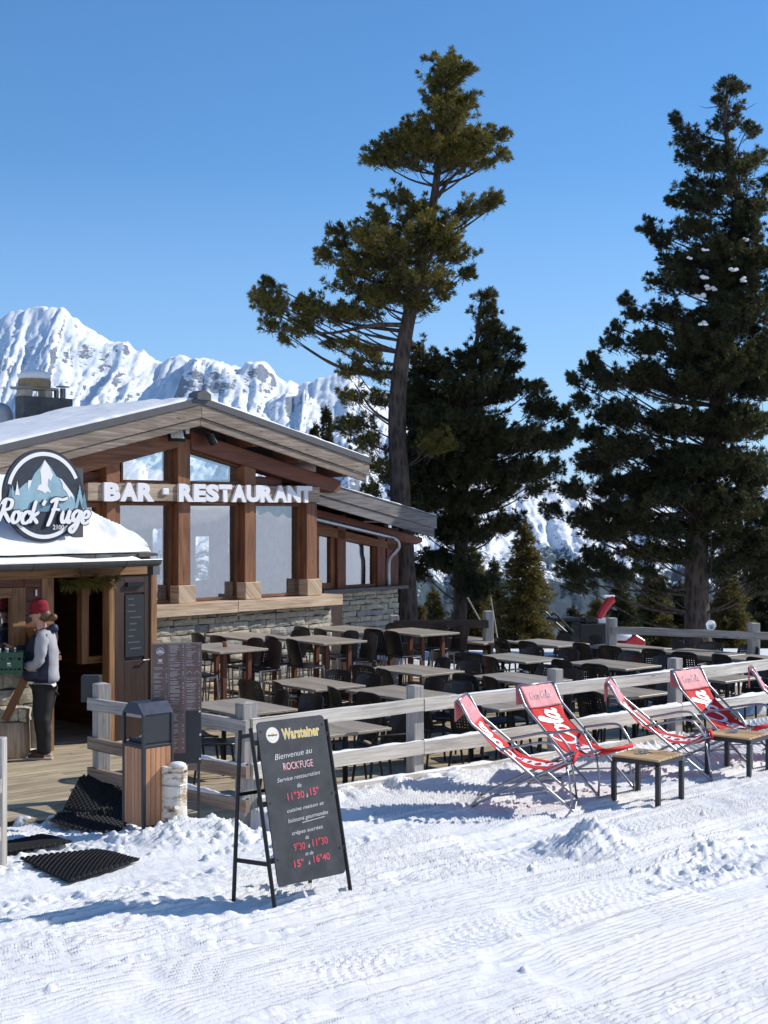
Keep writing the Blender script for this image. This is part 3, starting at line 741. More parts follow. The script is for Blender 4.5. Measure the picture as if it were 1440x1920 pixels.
# snow with uneven top
def snow_strip(name, par, f_top, f_bot, x0, x1, y0, y1, nx=90, ny=40, amp=.03, seed=1):
    mb = MB(); vs = []; fs = []
    for i in range(nx + 1):
        for j in range(ny + 1):
            x = x0 + (x1 - x0) * i / nx; y = y0 + (y1 - y0) * j / ny
            e = min(1, min(j, ny - j) / 3 + .25, min(i, nx - i) / 3 + .25) ** .5
            th_ = f_top(x, y) * e + (float(fbm(x * 4, y * 4, 3, seed)) - .5) * amp * 2
            ye = y + ((float(vnoise(x * 7, 1.3, seed)) - .5) * .07 if j == 0 else 0)
            vs.append((x, ye, f_bot(x) + max(.012, th_)))
    b = len(vs)
    for i in range(nx + 1):
        for j in (0, ny): vs.append((x0 + (x1 - x0) * i / nx, y0 + (y1 - y0) * j / ny, f_bot(x0 + (x1 - x0) * i / nx) - .01))
    for i in range(nx):
        for j in range(ny): a = i * (ny + 1) + j; fs.append((a, a + ny + 1, a + ny + 2, a + 1))
        fs.append((b + 2 * i, b + 2 * i + 2, (i + 1) * (ny + 1), i * (ny + 1))); fs.append((b + 2 * i + 3, b + 2 * i + 1, i * (ny + 1) + ny, (i + 1) * (ny + 1) + ny))
    fs.append((b, 0, ny, b + 1)) ; fs.append((b + 2 * nx, b + 2 * nx + 1, nx * (ny + 1) + ny, nx * (ny + 1)))
    mb.add(vs, fs); return part(name, mb, M['snow'], par, smooth=True)
snow_strip('snow_cover', ROOF, lambda x, y: .045 + .015 * min(1, max(0, y + .6)), lambda x: ztop(x), X0, -.86, -.58, 2.5, 70, 44, .02, 4)
snow_strip('snow_cover', ROOF, lambda x, y: .055, lambda x: ztop(x), -.60, X1, -.58, 2.5, 70, 24, .012, 6)
# rafters seen under the overhang + big end beams
mb = MB()
mb.prism([(-4.6, ztop(-4.6) - .72), (-.85, 4.5 - .73), (-.85, 4.5 - .46), (-4.6, ztop(-4.6) - .46)], -.22, .1)
part('principal_rafter', mb, M['beam'], RB, bevel=.01)
mb = MB(); mb.prism([(-.61, 4.5 - .75), (2.02, ztop(2.02) - .70), (2.50, ztop(2.5) - .68), (2.62, ztop(2.62) - .58), (2.62, ztop(2.62) - .45), (-.61, 4.5 - .48)], -.22, .1)
part('principal_rafter', mb, M['redwood'], RB, bevel=.01)
for x in (-3.9, -2.9, -1.9, -.73, .4, 1.4, 2.4): part('purlin', MB().box(x - .06, x + .06, -.52, .1, ztop(x) - .44, ztop(x) - .225), M['redwood'], RB)
# chimney on the block behind, with a stone cap
part('rear_block', MB().box(-1.9, .15, 3.3, 5.2, 0, 3.92), M['redwood'], RB); part('rear_block_snow', MB().box(-1.95, .18, 3.28, 5.25, 3.92, 4.0), M['snow'], RB, bevel=.03)
ch = part('chimney', MB().box(-.96, .02, 3.75, 4.0, 3.95, 4.76), plain('grey render', (.10, .10, .095), .9, 0, .6, 20, .3), RB)
mb = MB(); mb.box(-.94, -.78, 3.76, 3.99, 4.76, 4.88); mb.box(-.52, -.38, 3.76, 3.99, 4.76, 4.88); mb.box(-1.02, -.30, 3.70, 4.05, 4.88, 4.92)
part('chimney_cap', mb, M['stone'], ch)
mb = MB(); vs_ = []
mb.lathe((-.66, 3.88, 4.92), [(.27, 0), (.28, .10), (.25, .19), (.16, .25), (.05, .27)], 14)
part('cap_stone', mb, m_stone('lichen stone', (.30, .20, .09), (.35, .26, .14), (.25, .2, .14)), ch)
mb = MB().lathe((-.66, 3.88, 5.05), [(.26, 0), (.285, .05), (.24, .12), (.15, .16), (.03, .18)], 14); part('snow_cap', mb, M['snow'], ch, smooth=True)
mb = MB().tube([(-.10, 3.87, 4.74), (-.10, 3.87, 4.94)], .05, 10).tube([(-.23, 3.87, 4.74), (-.23, 3.87, 4.90)], .045, 10); mb.lathe((-.10, 3.87, 4.96), [(.12, 0), (.12, .015), (.02, .03)], 12)
part('flue_pipe', mb, M['zinc'], ch)
# ---- lean-to wing on the right
LZ = lambda x: 3.22 - .197 * (x - 3.21)
wing = part('wing_wall', MB().box(3.0, 3.28, 1.05, 1.35, 1.42, 2.95).box(3.78, 4.0, 1.0, 1.3, 1.42, 2.75).box(4.86, 5.08, 1.02, 1.3, 1.42, 2.5).box(5.10, 5.42, 1.0, 1.25, 1.42, 2.5), M['redwood'], RB, bevel=.006)
mb = MB(); mb.prism([(2.2, LZ(2.2) - .60), (5.85, LZ(5.85) - .52), (6.02, LZ(6.02) - .44), (6.02, LZ(6.02) - .36), (2.2, LZ(2.2) - .38)], .92, 1.25); part('rafter', mb, M['redwood'], RB, bevel=.008)
mb = MB(); mb.prism([(3.2, LZ(3.2) - .80), (5.4, LZ(5.4) - .72), (5.4, LZ(5.4) - .60), (3.2, LZ(3.2) - .62)], 1.0, 1.2); part('window_head', mb, M['beam'], RB)
def poly_window(pts, y, fw, glass='glassblue'): return win_poly('w', pts, y, fw, glass, 'beam')
wz = lambda x: 2.40 - .197 * (x - 3.9)
wn = poly_window([(4.0, 1.425), (4.86, 1.425), (4.86, wz(4.86)), (4.0, wz(4.0))], 1.12, .04, 'glass')
curtain(4.04, 4.82, 1.45, 2.2, 1.30, plain('blue shaded curtain', (.16, .22, .33), .9), wn)
wn = poly_window([(3.28, 1.425), (3.78, 1.425), (3.78, 2.55), (3.28, 2.62)], 1.12, .10, 'glass')
part('wing_back', MB().box(3.0, 5.4, 1.9, 2.0, .1, 2.9), M['interior'], RB)
def lprism(x0, x1, d0, d1, y0, y1): return MB().prism([(x0, LZ(x0) + d0), (x1, LZ(x1) + d0), (x1, LZ(x1) + d1), (x0, LZ(x0) + d1)], y0, y1)
lr = part('wing_roof', lprism(2.3, 5.72, -.17, -.02, .36, 3.4), M['redwood'], RB)
wf = wood('grey fascia with painted shade', (.06, .056, .055), (.19, .18, .175), .8, 24, .7)  # tree shade over the wing put into the wood as a darker, bluer grey
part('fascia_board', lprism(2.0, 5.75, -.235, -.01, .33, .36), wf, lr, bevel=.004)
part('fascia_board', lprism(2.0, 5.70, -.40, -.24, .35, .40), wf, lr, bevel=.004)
snow_strip('snow_cover', lr, lambda x, y: .07, lambda x: LZ(x) - .01, 2.6, 5.75, .34, 3.3, 40, 12, .012, 8)
part('roof_flashing', lprism(2.3, 5.77, -.012, .01, .32, .40), M['steelgrey'], lr)
# rain pipe
pts = [(2.3, .60, 2.77), (4.60, .60, 2.37), (4.86, .60, 2.31), (4.98, .62, 2.25), (5.03, .65, 2.15), (4.98, .70, 2.05), (4.93, .76, 1.97), (4.92, .80, 1.86), (4.92, .80, 1.44)]
part('rain_pipe', MB().tube(cr(pts, 4), .042, 10), M['metal'], RB, smooth=True)
# rear wall of the wing and the flank of the building so nothing is open from the side
for a in ((2.22, 2.42, .36, 1.1, 1.25, 3.3), (5.30, 5.42, 1.26, 3.4, 1.35, 2.6), (-3.55, -3.42, .2, 3.1, 0, 3.7), (-5.0, -3.56, .02, .2, 0, 3.5)): part('side_wall', MB().box(*a), M['redwood'], RB)

# ---- lettering board
SB = root('lettering_sign', 'long plank sign with chunky white capitals BAR RESTAURANT under the gable', 'sign', bw(-.2, .2, 2.95), TH); SB.scale = (KS,) * 3
part('board', MB().box(-2.32, 2.27, -.065, -.005, .01, .26), wood('weathered sign plank', (.16, .11, .08), (.42, .33, .24), .8, 22, .6), SB, bevel=.006)
def boardtext(s, x0, width, zc, hgt, y, mat, par, name, off=.03, ext=.015, spc=1.0):
    vs, fs = text_geo(s, 1, off, 0, 0, spc)
    x_a = min(v[0] for v in vs); x_b = max(v[0] for v in vs); z_a = min(v[1] for v in vs); z_b = max(v[1] for v in vs)
    out = []; 
    mb = MB(); fr = [((v[0] - x_a) / (x_b - x_a) * width + x0, y, (v[1] - z_a) / (z_b - z_a) * hgt + zc - hgt / 2) for v in vs]
    mb.add(fr, fs)
    o = part(name, mb, mat, par)
    if ext:
        sm = o.modifiers.new('solid', 'SOLIDIFY'); sm.thickness = ext; sm.offset = 0
    return o
for s, a, b in (('BAR', 192, 286), ('RESTAURANT', 332, 582)):
    xa = bp(a, 925, .26)[0] + .2; xb = bp(b, 925, .26)[0] + .2
    # each capital is a letter of its own
    n = len(s); cum = {'B': 1, 'A': 1.1, 'R': 1.05, 'E': .86, 'S': .95, 'T': .95, 'U': 1.05, 'N': 1.08}
    tot = sum(cum[c] for c in s); x = xa
    for c in s:
        wd = (xb - xa) * cum[c] / tot
        boardtext(c, x, wd * 1.0, .137, .27, -.085, M['white'], SB, 'letter', .062, .04); x += wd
part('letter', MB().box(bp(302, 925, .26)[0] + .2, bp(314, 925, .26)[0] + .2, -.105, -.065, .10, .20), M['white'], SB, bevel=.012)
# flood lights under the ridge
def flood(loc, rz, label, tilt):
    r = root('floodlight', label, 'floodlight', loc, rz, 'floodlights under the gable'); r.scale = (KS,) * 3
    T = Matrix.Rotation(tilt, 4, 'X')
    m = MB(T); m.box(-.13, .13, -.03, .03, -.09, .09); 
    for k in range(7): m.box(-.12 + k * .036, -.105 + k * .036, .03, .05, -.08, .08)
    part('housing', m, M['black'], r, bevel=.006)
    m = MB(T); m.box(-.10, .10, -.036, -.031, -.065, .065); part('lamp_glass', m, plain('milky lamp glass', (.62, .62, .55), .25), r)
    part('bracket', MB().tube([(-.14, 0, 0), (-.14, .07, .1), (.14, .07, .1), (.14, 0, 0)], .01, 6), M['black'], r)
p = bw(-1.03, .38, 3.93); flood(p, TH - .35, 'black floodlight with pale glass facing left below the roof ridge', R(-28))
p = bw(-.36, .40, 3.90); flood(p, TH + 1.0, 'black floodlight turned edge-on to the right of the ridge', R(-25))
o = MB().box(-.04, .04, -.03, .03, -.05, .05).build('sensor_box', M['white'], None, bevel=.005); o.location = bw(-.73, .25, 4.02); o.rotation_euler = (0, 0, TH)
tag(o, 'small white sensor box fixed between the two floodlights', 'sensor')
# satellite dish behind the roof at the left edge
o = MB().lathe((0, 0, 0), [(.05, .10), (.22, .07), (.36, 0), (.365, .005), (.2, .09), (.02, .12)], 24).build('satellite_dish', plain('pale grey dish', (.45, .45, .45), .6), None, True)
o.location = D(-4, 790, 26.4); o.rotation_euler = (R(80), 0, R(-25)); tag(o, 'pale grey round dish behind the snowy roof at the left edge', 'dish')
# ================================================================ entrance porch
def pl(t, d): return t, -d          # helper for readability: local x, local y
PB = root('entrance_porch', 'small timber entrance porch with slate eave, snowy hip roof and dark open doorway', 'porch', B0, TH); PB.scale = (KS,) * 3
yF = -2.87
# left stone wall below the counter and pillar
mb = MB(); mb.cur = 0; stone_wall(mb, -9.0, -4.96, 0, 1.12, yF, rs=random.Random(21), rowh=(.12, .2), lw=(.25, .6)); mb.cur = 1; mb.box(-9, -4.96, yF + .03, yF + .3, 0, 1.11)
part('stone_wall', mb, [M['stone'], M['mortar']], PB)
part('counter_shelf', MB().box(-9, -4.93, yF - .28, yF + .1, 1.12, 1.17), M['golden'], PB, bevel=.004)
part('shelf_bracket', MB().bar((-5.28, yF - .22, 1.10), (-5.52, yF - .05, .48), .07, .09), M['beam'], PB)
# boards between the serving window and the door post
mb = MB(); z = 1.17
while z < 2.02: mb.box(-5.24, -5.02, yF - .01, yF + .1, z + .004, min(2.05, z + .15)); z += .154
part('wall_boards', mb, M['redwood'], PB)
mb = MB(); z = 1.92
part('head_beam', MB().box(-9, -3.36, yF - .04, yF + .14, 2.04, 2.16), M['golden'], PB, bevel=.005)
dp = part('door_post', MB().box(-5.02, -4.86, yF - .03, yF + .12, 0, 2.04).box(-4.08, -4.0, yF - .02, yF + .12, 0, 2.04), M['golden'], PB, bevel=.004)
# serving window at the far left
wn = part('window', MB().box(-5.40, -5.24, yF - .03, yF + .08, 1.17, 1.95).box(-9, -5.41, yF - .03, yF + .08, 1.84, 1.95), M['golden'], PB)
part('pane', MB().add([(-9, yF + .02, 1.17), (-5.4, yF + .02, 1.17), (-5.4, yF + .02, 1.84), (-9, yF + .02, 1.84)], [(0, 1, 2, 3)]), M['glassblue'], wn)
part('wall_boards', MB().box(-9, -5.24, yF, yF + .06, 1.955, 2.04), M['redwood'], PB)
# inner window seen in the doorway
iw = part('window', MB().box(-4.29, -4.19, yF + .24, yF + .34, .98, 2.04).box(-4.19, -3.90, yF + .24, yF + .34, .98, 1.06), M['golden'], PB)
part('pane', MB().add([(-4.19, yF + .3, 1.06), (-3.90, yF + .3, 1.06), (-3.90, yF + .3, 2.04), (-4.19, yF + .3, 2.04)], [(0, 1, 2, 3)]), M['glass'], iw)
# door leaf with a chalkboard
dr = part('door', MB().box(-4.0, -3.86, yF - .02, yF + .04, .02, 2.03).box(-3.56, -3.47, yF - .02, yF + .04, .02, 2.03).box(-3.86, -3.56, yF - .02, yF + .04, 1.82, 2.03).box(-3.86, -3.56, yF - .02, yF + .04, .02, 1.0).box(-3.86, -3.56, yF + .0, yF + .03, 1.0, 1.82), M['darkwood'], PB, bevel=.003)
part('chalkboard', MB().box(-3.85, -3.57, yF - .028, yF - .002, 1.05, 1.80), plain('dark menu slate', (.010, .012, .018), .6), dr)
mb = MB(); rr_ = random.Random(4)
for k in range(9): 
    z = 1.74 - k * .075; a = -3.83 + rr_.uniform(0, .05); b = a + rr_.uniform(.08, .19); mb.box(a, b, yF - .031, yF - .029, z, z + .016)
part('chalk_writing', mb, plain('dim chalk', (.09, .10, .13), .9), dr)
part('door_handle', MB().tube([(-3.53, yF - .03, 1.0), (-3.53, yF - .07, 1.0), (-3.62, yF - .07, 1.0)], .01, 8), M['metal'], dr)
part('door_closer', MB().box(-3.84, -3.60, yF - .06, yF - .021, 1.90, 1.95), M['black'], dr)
part('door_frame', MB().box(-3.47, -3.38, yF - .04, yF + .12, 0, 2.04), M['golden'], PB, bevel=.004)
part('side_wall', MB().box(-3.46, -3.38, yF + .12, -.03, 0, 2.2), M['redwood'], PB)
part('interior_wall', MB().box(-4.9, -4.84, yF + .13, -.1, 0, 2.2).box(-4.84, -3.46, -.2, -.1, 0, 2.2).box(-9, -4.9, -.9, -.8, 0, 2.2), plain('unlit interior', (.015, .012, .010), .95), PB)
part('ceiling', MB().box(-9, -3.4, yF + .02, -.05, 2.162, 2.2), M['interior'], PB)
# roof: slates, snow, gutter
RE = 2.33
yE = -3.3; xE = -3.74
rf = part('roof', MB().box(-9, xE - .02, yE + .04, -.02, RE - .13, RE - .06), M['redwood'], PB)
mb = MB(); x = -9; rr_ = random.Random(8)
while x < xE - .05:
    wdt = rr_.uniform(.16, .26); b = min(x + wdt, xE + .02)
    mb.box(x + .005, b, yE - .05 + rr_.uniform(-.02, .02), yE + .5, RE - .055 + rr_.uniform(-.006, .004), RE - .02 + rr_.uniform(0, .008)); x += wdt
y = yE
while y < -.3:
    mb.box(xE - .3, xE + .03 + rr_.uniform(-.02, .02), y + .005, y + .2, RE - .05, RE - .018 + rr_.uniform(0, .008)); y += .205
part('slate', mb, m_stone('roof slate', (.10, .09, .07), (.17, .15, .12), (.07, .07, .065)), rf)
# hipped snow body: heightfield
nx, ny = 150, 70; vs = []; fs = []
def rz_(x, y):
    a = (xE - .02) - x; b = y - (yE); c = 1e9
    h = min(a, b) * .78; h = min(h, .80 + .0 * h)
    back = (-.3 - y)
    return max(0, h)
for i in range(nx + 1):
    for j in range(ny + 1):
        x = -9 + (xE + 9 - .01) * (i / nx) ** .8; y = yE + (2.9) * (j / ny) ** 1.3
        e = min(1., (xE - .01 - x) / .12, (y - yE + .001) / .12); e = max(0., e) ** .5
        lump = (float(fbm(x * 5, y * 5, 3, 12)) - .5) * .07 * e
        yo = (float(vnoise(x * 3.3, 2.2, 5)) - .5) * .09 * (1 if j < 3 else 0)
        vs.append((x + (float(vnoise(y * 5, 7.7, 2)) - .5) * .04 * (i == nx), y + yo, RE - .01 + rz_(x, y) + .11 * e + lump))
for i in range(nx):
    for j in range(ny): a = i * (ny + 1) + j; fs.append((a, a + ny + 1, a + ny + 2, a + 1))
part('snow_cover', MB().add(vs, fs), M['snow'], rf, smooth=True)
mb = MB(); g0 = (-9, yE - .10, 2.17); n = 12; vs = []; fs = []
xa, xb = -9, -3.76
for x in (xa, xb):
    for rr0 in (.065, .055):
        for k in range(n + 1):
            a = math.pi + math.pi * k / n; vs.append((x, yE - .12 + rr0 * math.cos(a), 2.235 + rr0 * 1.1 * math.sin(a)))
q = n + 1
for k in range(n):
    fs += [(k, k + 1, 2 * q + k + 1, 2 * q + k), (q + k, 3 * q + k, 3 * q + k + 1, q + k + 1), (k, q + k, q + k + 1, k + 1), (2 * q + k, 2 * q + k + 1, 3 * q + k + 1, 3 * q + k)]
fs += [(0, 2 * q, 3 * q, q), (n, q + n, 3 * q + n, 2 * q + n)]
mb.add(vs, fs); x = -8.6
mb.tube([(xa, yE - .19, 2.24), (xb, yE - .19, 2.24)], .010, 6)
while x < xb:
    pts = [(x, yE - .12 + .072 * math.cos(math.pi + math.pi * k / 8), 2.235 + .079 * math.sin(math.pi + math.pi * k / 8)) for k in range(9)]; mb.tube(pts, .006, 5); x += .62
mb.box(xb - .12, xb - .02, yE - .17, yE - .06, 2.06, 2.16)
part('gutter', mb, M['zinc'], rf)
# lumpy snow lying in the gutter
nx = 90; vs = []; fs = []
for i in range(nx + 1):
    x = -9 + (-3.98 + 9) * i / nx; hh = .02 + .075 * max(0, float(vnoise(x * 2.1, 4.4, 3)) - .25) * 2.2; hh *= min(1, (nx - i) / 3)
    for yy, zz in ((-.055, 0), (-.03, .7), (0, 1), (.03, .8), (.06, 0)): vs.append((x, yE - .12 + yy, 2.225 + hh * zz))
for i in range(nx):
    for k in range(4): fs.append((i * 5 + k, i * 5 + 5 + k, i * 5 + 6 + k, i * 5 + 1 + k))
part('snow_strip', MB().add(vs, fs), M['snow'], rf, smooth=True)
# garland of pine twigs above the doorway
rs = np.random.RandomState(2)
def blades(P, Dv, L, W, K, spread, rs_):
    """K needle blades around every point; returns vertex and triangle arrays"""
    P = np.repeat(P, K, 0); Dv = np.repeat(Dv, K, 0); L = np.repeat(L, K) * rs_.uniform(.7, 1.2, len(P))
    d = Dv + rs_.normal(0, spread, P.shape); d /= np.linalg.norm(d, axis=1, keepdims=True)
    s = np.cross(d, rs_.normal(0, 1, P.shape)); s /= np.linalg.norm(s, axis=1, keepdims=True) + 1e-9
    w_ = (W * rs_.uniform(.7, 1.3, len(P)))[:, None]
    a = P + d * (L * .12)[:, None]; m1 = P + d * (L * .6)[:, None] + s * w_; m2 = P + d * (L * .6)[:, None] - s * w_; t_ = P + d * L[:, None]
    V = np.stack([a, m1, t_, m2], 1).reshape(-1, 3); return V
def quad_mesh(name, V, mat, par=None, loc=None):
    n = len(V) // 4; me = bpy.data.meshes.new(name)
    if loc is not None: V = V - np.array(loc)
    me.vertices.add(len(V)); me.vertices.foreach_set('co', V.astype(np.float32).ravel())
    me.loops.add(n * 4); me.loops.foreach_set('vertex_index', np.arange(n * 4, dtype=np.int32)); me.polygons.add(n)
    me.polygons.foreach_set('loop_start', np.arange(0, n * 4, 4, dtype=np.int32)); me.polygons.foreach_set('loop_total', np.full(n, 4, np.int32))
    me.materials.append(mat); me.update(calc_edges=True); o = bpy.data.objects.new(name, me); COL.objects.link(o)
    if par: o.parent = par
    return o
gr = root('pine_garland', 'green pine twigs hanging from the lintel of the dark doorway', 'garland', bw(-4.4, 2.9, 2.04), TH)
P = np.stack([rs.uniform(-.42, .38, 70), rs.uniform(-.10, -.02, 70), rs.uniform(-.09, .02, 70)], -1)
Dv = np.stack([rs.normal(0, .6, 70), rs.normal(-.3, .3, 70), rs.uniform(-1, -.1, 70)], -1)
quad_mesh('twigs', blades(P, Dv, np.full(70, .15), .005, 14, .35, rs), M['needle'], gr)

# ---- round emblem sign on the porch roof
RS = root('round_sign', 'round dark blue emblem sign with snowy peak and white script lettering on the porch roof', 'sign', bw(-5.22, 3.22, 2.44), TH); RS.scale = (KS,) * 3
rad = .50; zc = .545
def disc(r0, r1, a0, a1, y, n=64, mb=None):
    mb = mb or MB(); vs = []; fs = []
    for k in range(n + 1):
        a = a0 + (a1 - a0) * k / n
        for r in (r0, r1): vs.append((r * math.cos(a), y, zc + r * math.sin(a)))
    for k in range(n): fs.append((2 * k, 2 * k + 1, 2 * k + 3, 2 * k + 2))
    mb.add(vs, fs); return mb
mb = MB(); mb.prism([(rad * 1.04 * math.cos(2 * math.pi * k / 64), zc + rad * 1.04 * math.sin(2 * math.pi * k / 64)) for k in range(64)], -.02, .02); panel = part('panel', mb, M['navyboard'], RS)
mb = disc(rad * .89, rad * .97, R(-52 + 360) - 2 * math.pi, R(28), -.024); disc(rad * .89, rad * .97, R(28), R(160), -.024, mb=mb)
mb = MB(); disc(rad * .88, rad * .97, R(25), R(165), -.024, mb=mb); disc(rad * .88, rad * .97, R(205), R(318), -.024, mb=mb)
part('ring', mb, M['whitep'], RS)
def flat(poly, y, mat, name, par=RS):
    """poly in sign units (centre 0, radius 1)"""
    mb = MB(); mb.add([(x * rad, y, zc + z * rad) for x, z in poly], [tuple(range(len(poly)))]); return part(name, mb, mat, par)
def px2s(L): return [((x - 239) / 290.0, (395 - y) / 290.0) for x, y in L]      # from the emblem as it looks in the photo
flat(px2s([(0, 370), (40, 365), (95, 320), (140, 300), (165, 255), (205, 215), (240, 165), (290, 215), (330, 270), (360, 285), (410, 340), (450, 380), (470, 400), (480, 470), (440, 500), (60, 500), (-40, 470)]), -.0235, M['paleblue'], 'mountain_print')
flat(px2s([(190, 500), (230, 440), (280, 400), (330, 430), (380, 500)]), -.0255, M['midblue'], 'mountain_print')
flat(px2s([(240, 165), (272, 205), (303, 262), (285, 300), (268, 285), (260, 330), (290, 380), (262, 368), (240, 382), (222, 368), (180, 358), (196, 330), (215, 322), (212, 270), (205, 235)]), -.0265, M['whitep'], 'snow_print')
flat(px2s([(352, 280), (372, 290), (420, 345), (455, 385), (465, 425), (440, 395), (430, 412), (405, 370), (380, 350), (372, 310)]), -.0265, M['whitep'], 'snow_print')
flat(px2s([(118, 300), (145, 298), (135, 325), (118, 362), (112, 335)]), -.0265, M['whitep'], 'snow_print')
def firshape(cx, base, h, w):
    pts = [(cx, base - h)]; n = 6
    for k in range(n): pts += [(cx + w * (k + 1) / n, base - h * (1 - (k + 1) / n)), (cx + w * (k + .4) / n, base - h * (1 - (k + 1) / n))]
    for k in reversed(range(n)): pts += [(cx - w * (k + .4) / n, base - h * (1 - (k + 1) / n)), (cx - w * (k + 1) / n, base - h * (1 - (k + 1) / n))]
    return pts
for i, (cx, b, h, w_, m) in enumerate(((510, 480, 160, 42, 'paleblue'), (545, 480, 120, 26, 'midblue'), (510, 490, 75, 22, 'navyboard'), (35, 395, 90, 18, 'whitep'), (0, 400, 70, 16, 'paleblue'), (-15, 440, 100, 26, 'midblue'))):
    pts = px2s(firshape(cx, b, h, w_))
    mbt = MB(); n = 6
    flat(pts, -.0275 - i * .0006, M[m], 'fir_print')
# script lettering with a dark outline
sc = .125
for (wd, y, mat, nm) in ((.56, -.034, 'navyboard', 'lettering_outline'), (.33, -.046, 'whitep', 'lettering')):
    mb = MB()
    for s_, x0, z0, k_ in (("Rock'", -.60, .25, 1.02), ("Fuge", .03, .25, 1.08)):
        vs, fs, L = script_geo(s_, wd, .25, .0)
        vs = [(v[0], v[1], 0) for v in vs]; nn_ = 0
        a = R(-2); ex = (math.cos(a), 0, math.sin(a)); ez = (-math.sin(a) * .0, 0, 1)
        # small per-stroke offsets keep overlapping strokes apart
        vv = [(v[0] * sc * k_ * .98, v[1] * sc * 1.05 * k_, i * .000012) for i, v in enumerate(vs)]
        place_geo(mb, vv, fs, (x0, y, z0), ex, ez, (0, -1, 0))
    part(nm, mb, M[mat], RS)
vs, fs = text_geo('2100 alt', .075, .001); mb = MB(); place_geo(mb, vs, fs, (.10, -.036, .165), (1, 0, 0), (0, 0, 1), (0, -1, 0)); part('small_text', mb, M['whitep'], RS)
part('stand', MB().box(.40, .55, .025, .06, .0, .86), M['steelgrey'], RS)
# ================================================================ fences
def rail_wobble(mb, p0, p1, w, h):
    """a slightly irregular sawn rail"""
    p0 = Vector(p0); p1 = Vector(p1); d = (p1 - p0); L = d.length; d.normalize(); sx = Vector((d.y, -d.x, 0)).normalized(); up = sx.cross(d)
    n = max(3, int(L / .35)); vs = []; fs = []; uv = []; r = random.random() * 9
    for i in range(n + 1):
        c = p0 + d * L * i / n; a = random.uniform(-.006, .006); b = random.uniform(-.006, .006)
        for (u, v) in ((-1, -1), (1, -1), (1, 1), (-1, 1)):
            vs.append(c + sx * (w / 2 * u + a) + up * (h / 2 * v + b + random.uniform(-.003, .003)))
    for i in range(n):
        for k in range(4):
            k2 = (k + 1) % 4; fs.append((i * 4 + k, i * 4 + k2, i * 4 + 4 + k2, i * 4 + 4 + k))
            vv = (0, w, w + h, 2 * w + h, 2 * w + 2 * h); uv += [(L * i / n + r, vv[k] + r), (L * i / n + r, vv[k + 1] + r), (L * (i + 1) / n + r, vv[k + 1] + r), (L * (i + 1) / n + r, vv[k] + r)]
    fs += [(3, 2, 1, 0), (n * 4, n * 4 + 1, n * 4 + 2, n * 4 + 3)]; uv += [(0, 0), (0, h), (w, h), (w, 0)] * 2
    mb.add(vs, fs, uv)
def snow_on(par, p0, p1, w, name='snow_line', dens=.55, seed=0, amp=.03):
    p0 = Vector(p0); p1 = Vector(p1); d = p1 - p0; L = d.length; d.normalize(); sx = Vector((d.y, -d.x, 0)).normalized(); n = int(L / .025); vs = []; fs = []
    for i in range(n + 1):
        s = L * i / n; hh = max(0, (float(fbm(s * 1.7, seed, 3, 5)) - (1 - dens) * .62)) * amp * 4 * (.7 + .6 * float(vnoise(s * 14, seed, 2)))
        c = p0 + d * s
        for u, v in ((-.5, -.3), (-.42, .75), (-.1, 1), (.25, .9), (.5, -.3)): vs.append(c + sx * w * u + Vector((0, 0, hh * v - (.004 if hh <= 0 else 0))))
    for i in range(n):
        for k in range(4): fs.append((i * 5 + k, i * 5 + k + 1, i * 5 + 6 + k, i * 5 + 5 + k))
    o = mesh_obj(name, vs, fs, M['snow'], par, None, True); return o
fr = root('terrace_fence', 'long bleached timber fence with three snowy rails between the terrace and the deckchairs', 'fence', (0, 0, 0))
ps = [P1, P1 + UF * 2.10, P1 + UF * 4.20, P1 + UF * 6.33, P1 + UF * 8.5]
for i, p in enumerate(ps):
    h = 1.0 + (.02 if i == 2 else 0); s_ = .068 if i else .078
    m = MB(Matrix.Translation(p) @ Matrix.Rotation(math.atan2(UF.y, UF.x), 4, 'Z')); m.box(-s_, s_, -s_, s_, -.35, h)
    if not i: m.add([(-s_, -s_, h), (s_, -s_, h), (s_, s_, h), (-s_, s_, h), (0, 0, h + .02)], [(0, 1, 4), (1, 2, 4), (2, 3, 4), (3, 0, 4)])
    part('post', m, M['post'], fr, bevel=.008)
off = -NF * 0
for zi, (z, hh) in enumerate(((.80, .13), (.36, .14), (.06, .09))):
    for a, b in ((0, 2.12), (2.13, 6.32), (6.33, 9.2)) if zi != 2 else ((0.1, 3.4), (3.42, 6.2)):
        m = MB(); fwd = NF * .095; p = P1 + UF * a + fwd; q = P1 + UF * b + fwd
        rail_wobble(m, (p.x, p.y, z), (q.x, q.y, z + random.uniform(-.01, .01)), .05, hh); rl = part('rail', m, M['fence'], fr)
        snow_on(rl, (p.x, p.y, z + hh / 2), (q.x, q.y, z + hh / 2), .052, dens=.5 if zi else .32, seed=a * 3 + zi * 7, amp=.022 if zi else .012)
fr = root('entry_fence', 'short grey timber fence running back from the corner post beside the porch opening', 'fence', (0, 0, 0))
dR = (P0 - P1).normalized()
m = MB(Matrix.Translation(P0) @ Matrix.Rotation(.62, 4, 'Z')); m.box(-.072, .072, -.072, .072, -.3, .995); m.add([(-.072, -.072, .995), (.072, -.072, .995), (.072, .072, .995), (-.072, .072, .995), (0, 0, 1.012)], [(0, 1, 4), (1, 2, 4), (2, 3, 4), (3, 0, 4)]); part('post', m, M['post'], fr, bevel=.006)
fwd = Vector((-dR.y, dR.x, 0)); fwd = fwd if fwd.y < 0 else -fwd; fwd = fwd * .09
